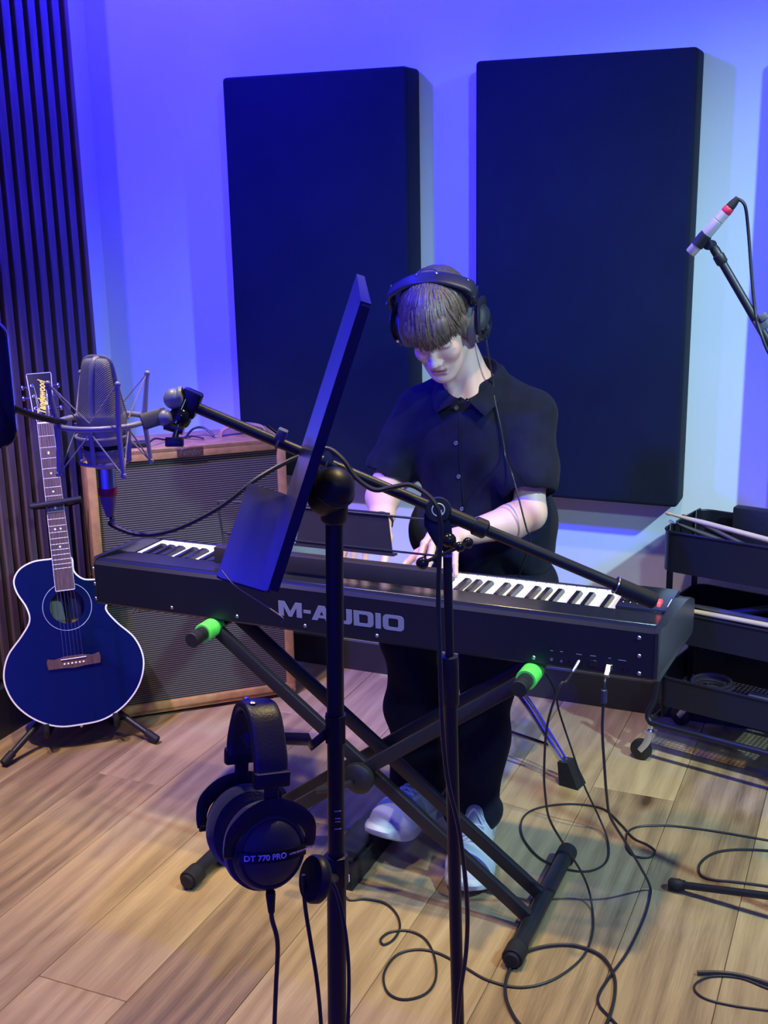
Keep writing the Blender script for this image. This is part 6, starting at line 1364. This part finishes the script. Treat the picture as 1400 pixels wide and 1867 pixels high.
# trainers
M_SOLE = mat('pale_rubber_sole', (0.58, 0.62, 0.62), 0.5, noise=0.08, nscale=20)
M_LACE = mat('pale_violet_lace', (0.62, 0.60, 0.74), 0.7)
M_UPPER = tint_material('pale_mesh_upper', 0.6, 0, 0.4, 500)
def shoe(heel, toe, lift_heel, lift_toe, label):
    heel, toe = Vector(heel), Vector(toe); d = (toe-heel); L = d.length; d.normalize(); side = d.cross(UPV).normalized(); up = side.cross(d).normalized()
    M = basis(heel, side*1.18, d, up*1.12); Mn = np.array(M)
    def oval(z, grow, toe_up):
        pts = []
        for x, y in ((0, -0.012), (0.027, -0.002), (0.037, 0.035), (0.034, 0.085), (0.035, 0.13), (0.046, 0.185), (0.049, 0.225), (0.042, 0.262), (0.022, 0.287), (0, 0.293), (-0.022, 0.285), (-0.042, 0.258), (-0.048, 0.220), (-0.044, 0.180), (-0.034, 0.13), (-0.033, 0.085), (-0.036, 0.035), (-0.027, -0.002)):
            yy = y*L/0.293; pts.append((x*grow, 0.14+(yy-0.14)*grow, z+toe_up*max(0, (yy-0.21)/0.08)**2))
        return [tuple(p) for p in catmull(pts, 3, True)]
    t = thing_part('shoe', person, M)
    mb = MB(); loft(mb, [oval(0.0, 0.95, 0.012), oval(0.006, 1.0, 0.012), oval(0.020, 1.02, 0.010), oval(0.030, 0.985, 0.008), oval(0.034, 0.93, 0.008)]); sole = mb.build('sole', M_SOLE, t, local=True)
    g = SDF((-0.065, -0.03, 0.005), (0.065, 0.31, 0.15), 0.003)
    g.ell((0, 0.215, 0.030), (0.047, 0.076, 0.042), None, 0.02); g.cone((0, 0.05, 0.045), (0, 0.20, 0.040), 0.036, 0.040, 0.03); g.cone((0, 0.045, 0.040), (0, 0.055, 0.088), 0.036, 0.036, 0.02)
    g.cone((0, 0.095, 0.080), (0, 0.190, 0.056), 0.026, 0.022, 0.02); g.ell((0, 0.025, 0.045), (0.034, 0.035, 0.05), None, 0.02); g.ell((0, 0.11, 0.105), (0.018, 0.022, 0.022), None, 0.015)
    g.half((0, 0, 0.022), (0, 0, -1)); v, f = g.mesh(); v[:, 1] *= L/0.293; v = relax(v, f, 1)
    base = np.array((0.56, 0.60, 0.66)); c = np.tile(base, (len(v), 1))
    def ink(col, w):
        nonlocal c; c = c*(1-w[:, None])+np.array(col)*w[:, None]
    z, y, x = v[:, 2], v[:, 1], v[:, 0]
    ink((0.26, 0.30, 0.40), ((np.sin(y*70+np.abs(x)*60) > 0.55) & (y > 0.05) & (y < 0.20) & (z < 0.075)).astype(float)*0.7)
    ink((0.22, 0.23, 0.34), ((np.abs(x) < 0.022) & (y > 0.10) & (y < 0.205) & (z > 0.055)).astype(float)*0.8)
    ink((0.15, 0.17, 0.24), near(v, [(s_*0.045, yy, zz) for s_ in (1,) for yy, zz in ((0.02, 0.05), (0.09, 0.062), (0.15, 0.045), (0.21, 0.036))], 0.005)*1.0)
    ink((0.15, 0.17, 0.24), near(v, [(-0.045, yy, zz) for yy, zz in ((0.02, 0.05), (0.09, 0.062), (0.15, 0.045), (0.21, 0.036))], 0.005)*1.0)
    ink((0.16, 0.18, 0.26), near(v, [(0.040, 0.20, 0.040), (0.025, 0.232, 0.060), (0, 0.245, 0.064), (-0.025, 0.232, 0.060), (-0.040, 0.20, 0.040)], 0.005)*0.9)
    vw = v @ Mn[:3, :3].T+Mn[:3, 3]
    up_ob = np_mesh('upper', vw, f, M_UPPER, t, c)
    bt = BVHTree.FromPolygons([tuple(p) for p in v], [tuple(int(i) for i in p) for p in f])
    def top(x, y):
        h = bt.ray_cast(Vector((x, y, 0.2)), Vector((0, 0, -1))); return (h[0]+Vector((0, 0, 0.0018))) if h[0] is not None else Vector((x, y, 0.09))
    for k in range(5):
        y0 = (0.118+0.018*k)*L/0.293; wd = 0.021
        for sg_ in (1, -1):
            mb = MB(); mb.tube([top(-sg_*wd, y0), top(0, y0+0.008)+Vector((0, 0, 0.001)), top(sg_*wd, y0+0.017)], 0.0024, 6, sub=3); mb.build('lace', M_LACE, t, local=True)
    return t
def thing_part(name, parent, M):
    o = bpy.data.objects.new(name, None); COL.objects.link(o); o.parent = parent; o.matrix_parent_inverse = Matrix.Identity(4)
    o.matrix_local = WM[parent.name].inverted() @ M; WM[o.name] = M.copy(); o.empty_display_size = 0.03; return o
shoe((-0.998, 2.600, 0.030), (-1.046, 2.295, 0.074), 0, 0, '')
shoe((-0.878, 2.570, 0.001), (-0.802, 2.262, 0.001), 0, 0, '')

# wristband, worn headphones and their cord
wb = RW+(RE-RW).normalized()*0.012; wa = (RW-RE).normalized()
bt_ = BVHTree.FromPolygons([tuple(x) for x in bv], [tuple(int(i) for i in x) for x in bf])
u_, w_ = perp(wa); loop = []
for k in range(32):
    a = 2*PI*k/32; dr = u_*math.cos(a)+w_*math.sin(a); h = bt_.ray_cast(wb+dr*0.08, -dr); loop.append((h[0] if h[0] is not None else wb+dr*0.03)+dr*0.0012)
mb = MB(); n_ = len(loop); vs = []
for k, p in enumerate(loop):
    dr = (p-wb).normalized(); vs += [p-wa*0.007, p-wa*0.007+dr*0.002, p+wa*0.007+dr*0.002, p+wa*0.007]
mb.add(vs, [(k*4+i, k*4+(i+1) % 4, ((k+1) % n_)*4+(i+1) % 4, ((k+1) % n_)*4+i) for k in range(n_) for i in range(4)])
mb.build('wristband', M_RUBBER, None, label='black band round the right wrist of the pianist', cat='wristband')
WHM = basis(hd_(0, -0.012, -0.012), HL, HF, HU)
whp = headphones(WHM, 'black over-ear headphones worn by the pianist', 'headphones', lettering=False, spread=0.098, band=0.146, padm=mat('grey_velour_pad', (0.16, 0.17, 0.18), 0.9, bump=0.5, bscale=400))
c0 = WHM @ Vector((0.104, 0.0, -0.050))
cord = [c0, c0+Vector((0.004, -0.004, -0.022))]+[on_shirt(x, y, 0.008)[0] for x, y in ((897, 700), (901, 728), (907, 755), (913, 782), (920, 810), (926, 836))]
cord += [onY(932, 860, 2.680), onY(939, 884, 2.668), onY(946, 910, 2.660), onY(953, 938, 2.655), onY(960, 965, 2.66), onY(966, 990, 2.68), Vector((-0.835, 2.75, 0.62)), Vector((-0.80, 2.68, 0.56)), Vector((-0.80, 2.64, 0.53)), Vector((-0.80, 2.62, 0.52))]
jacket(whp, cord, 0.0022, name='cord')
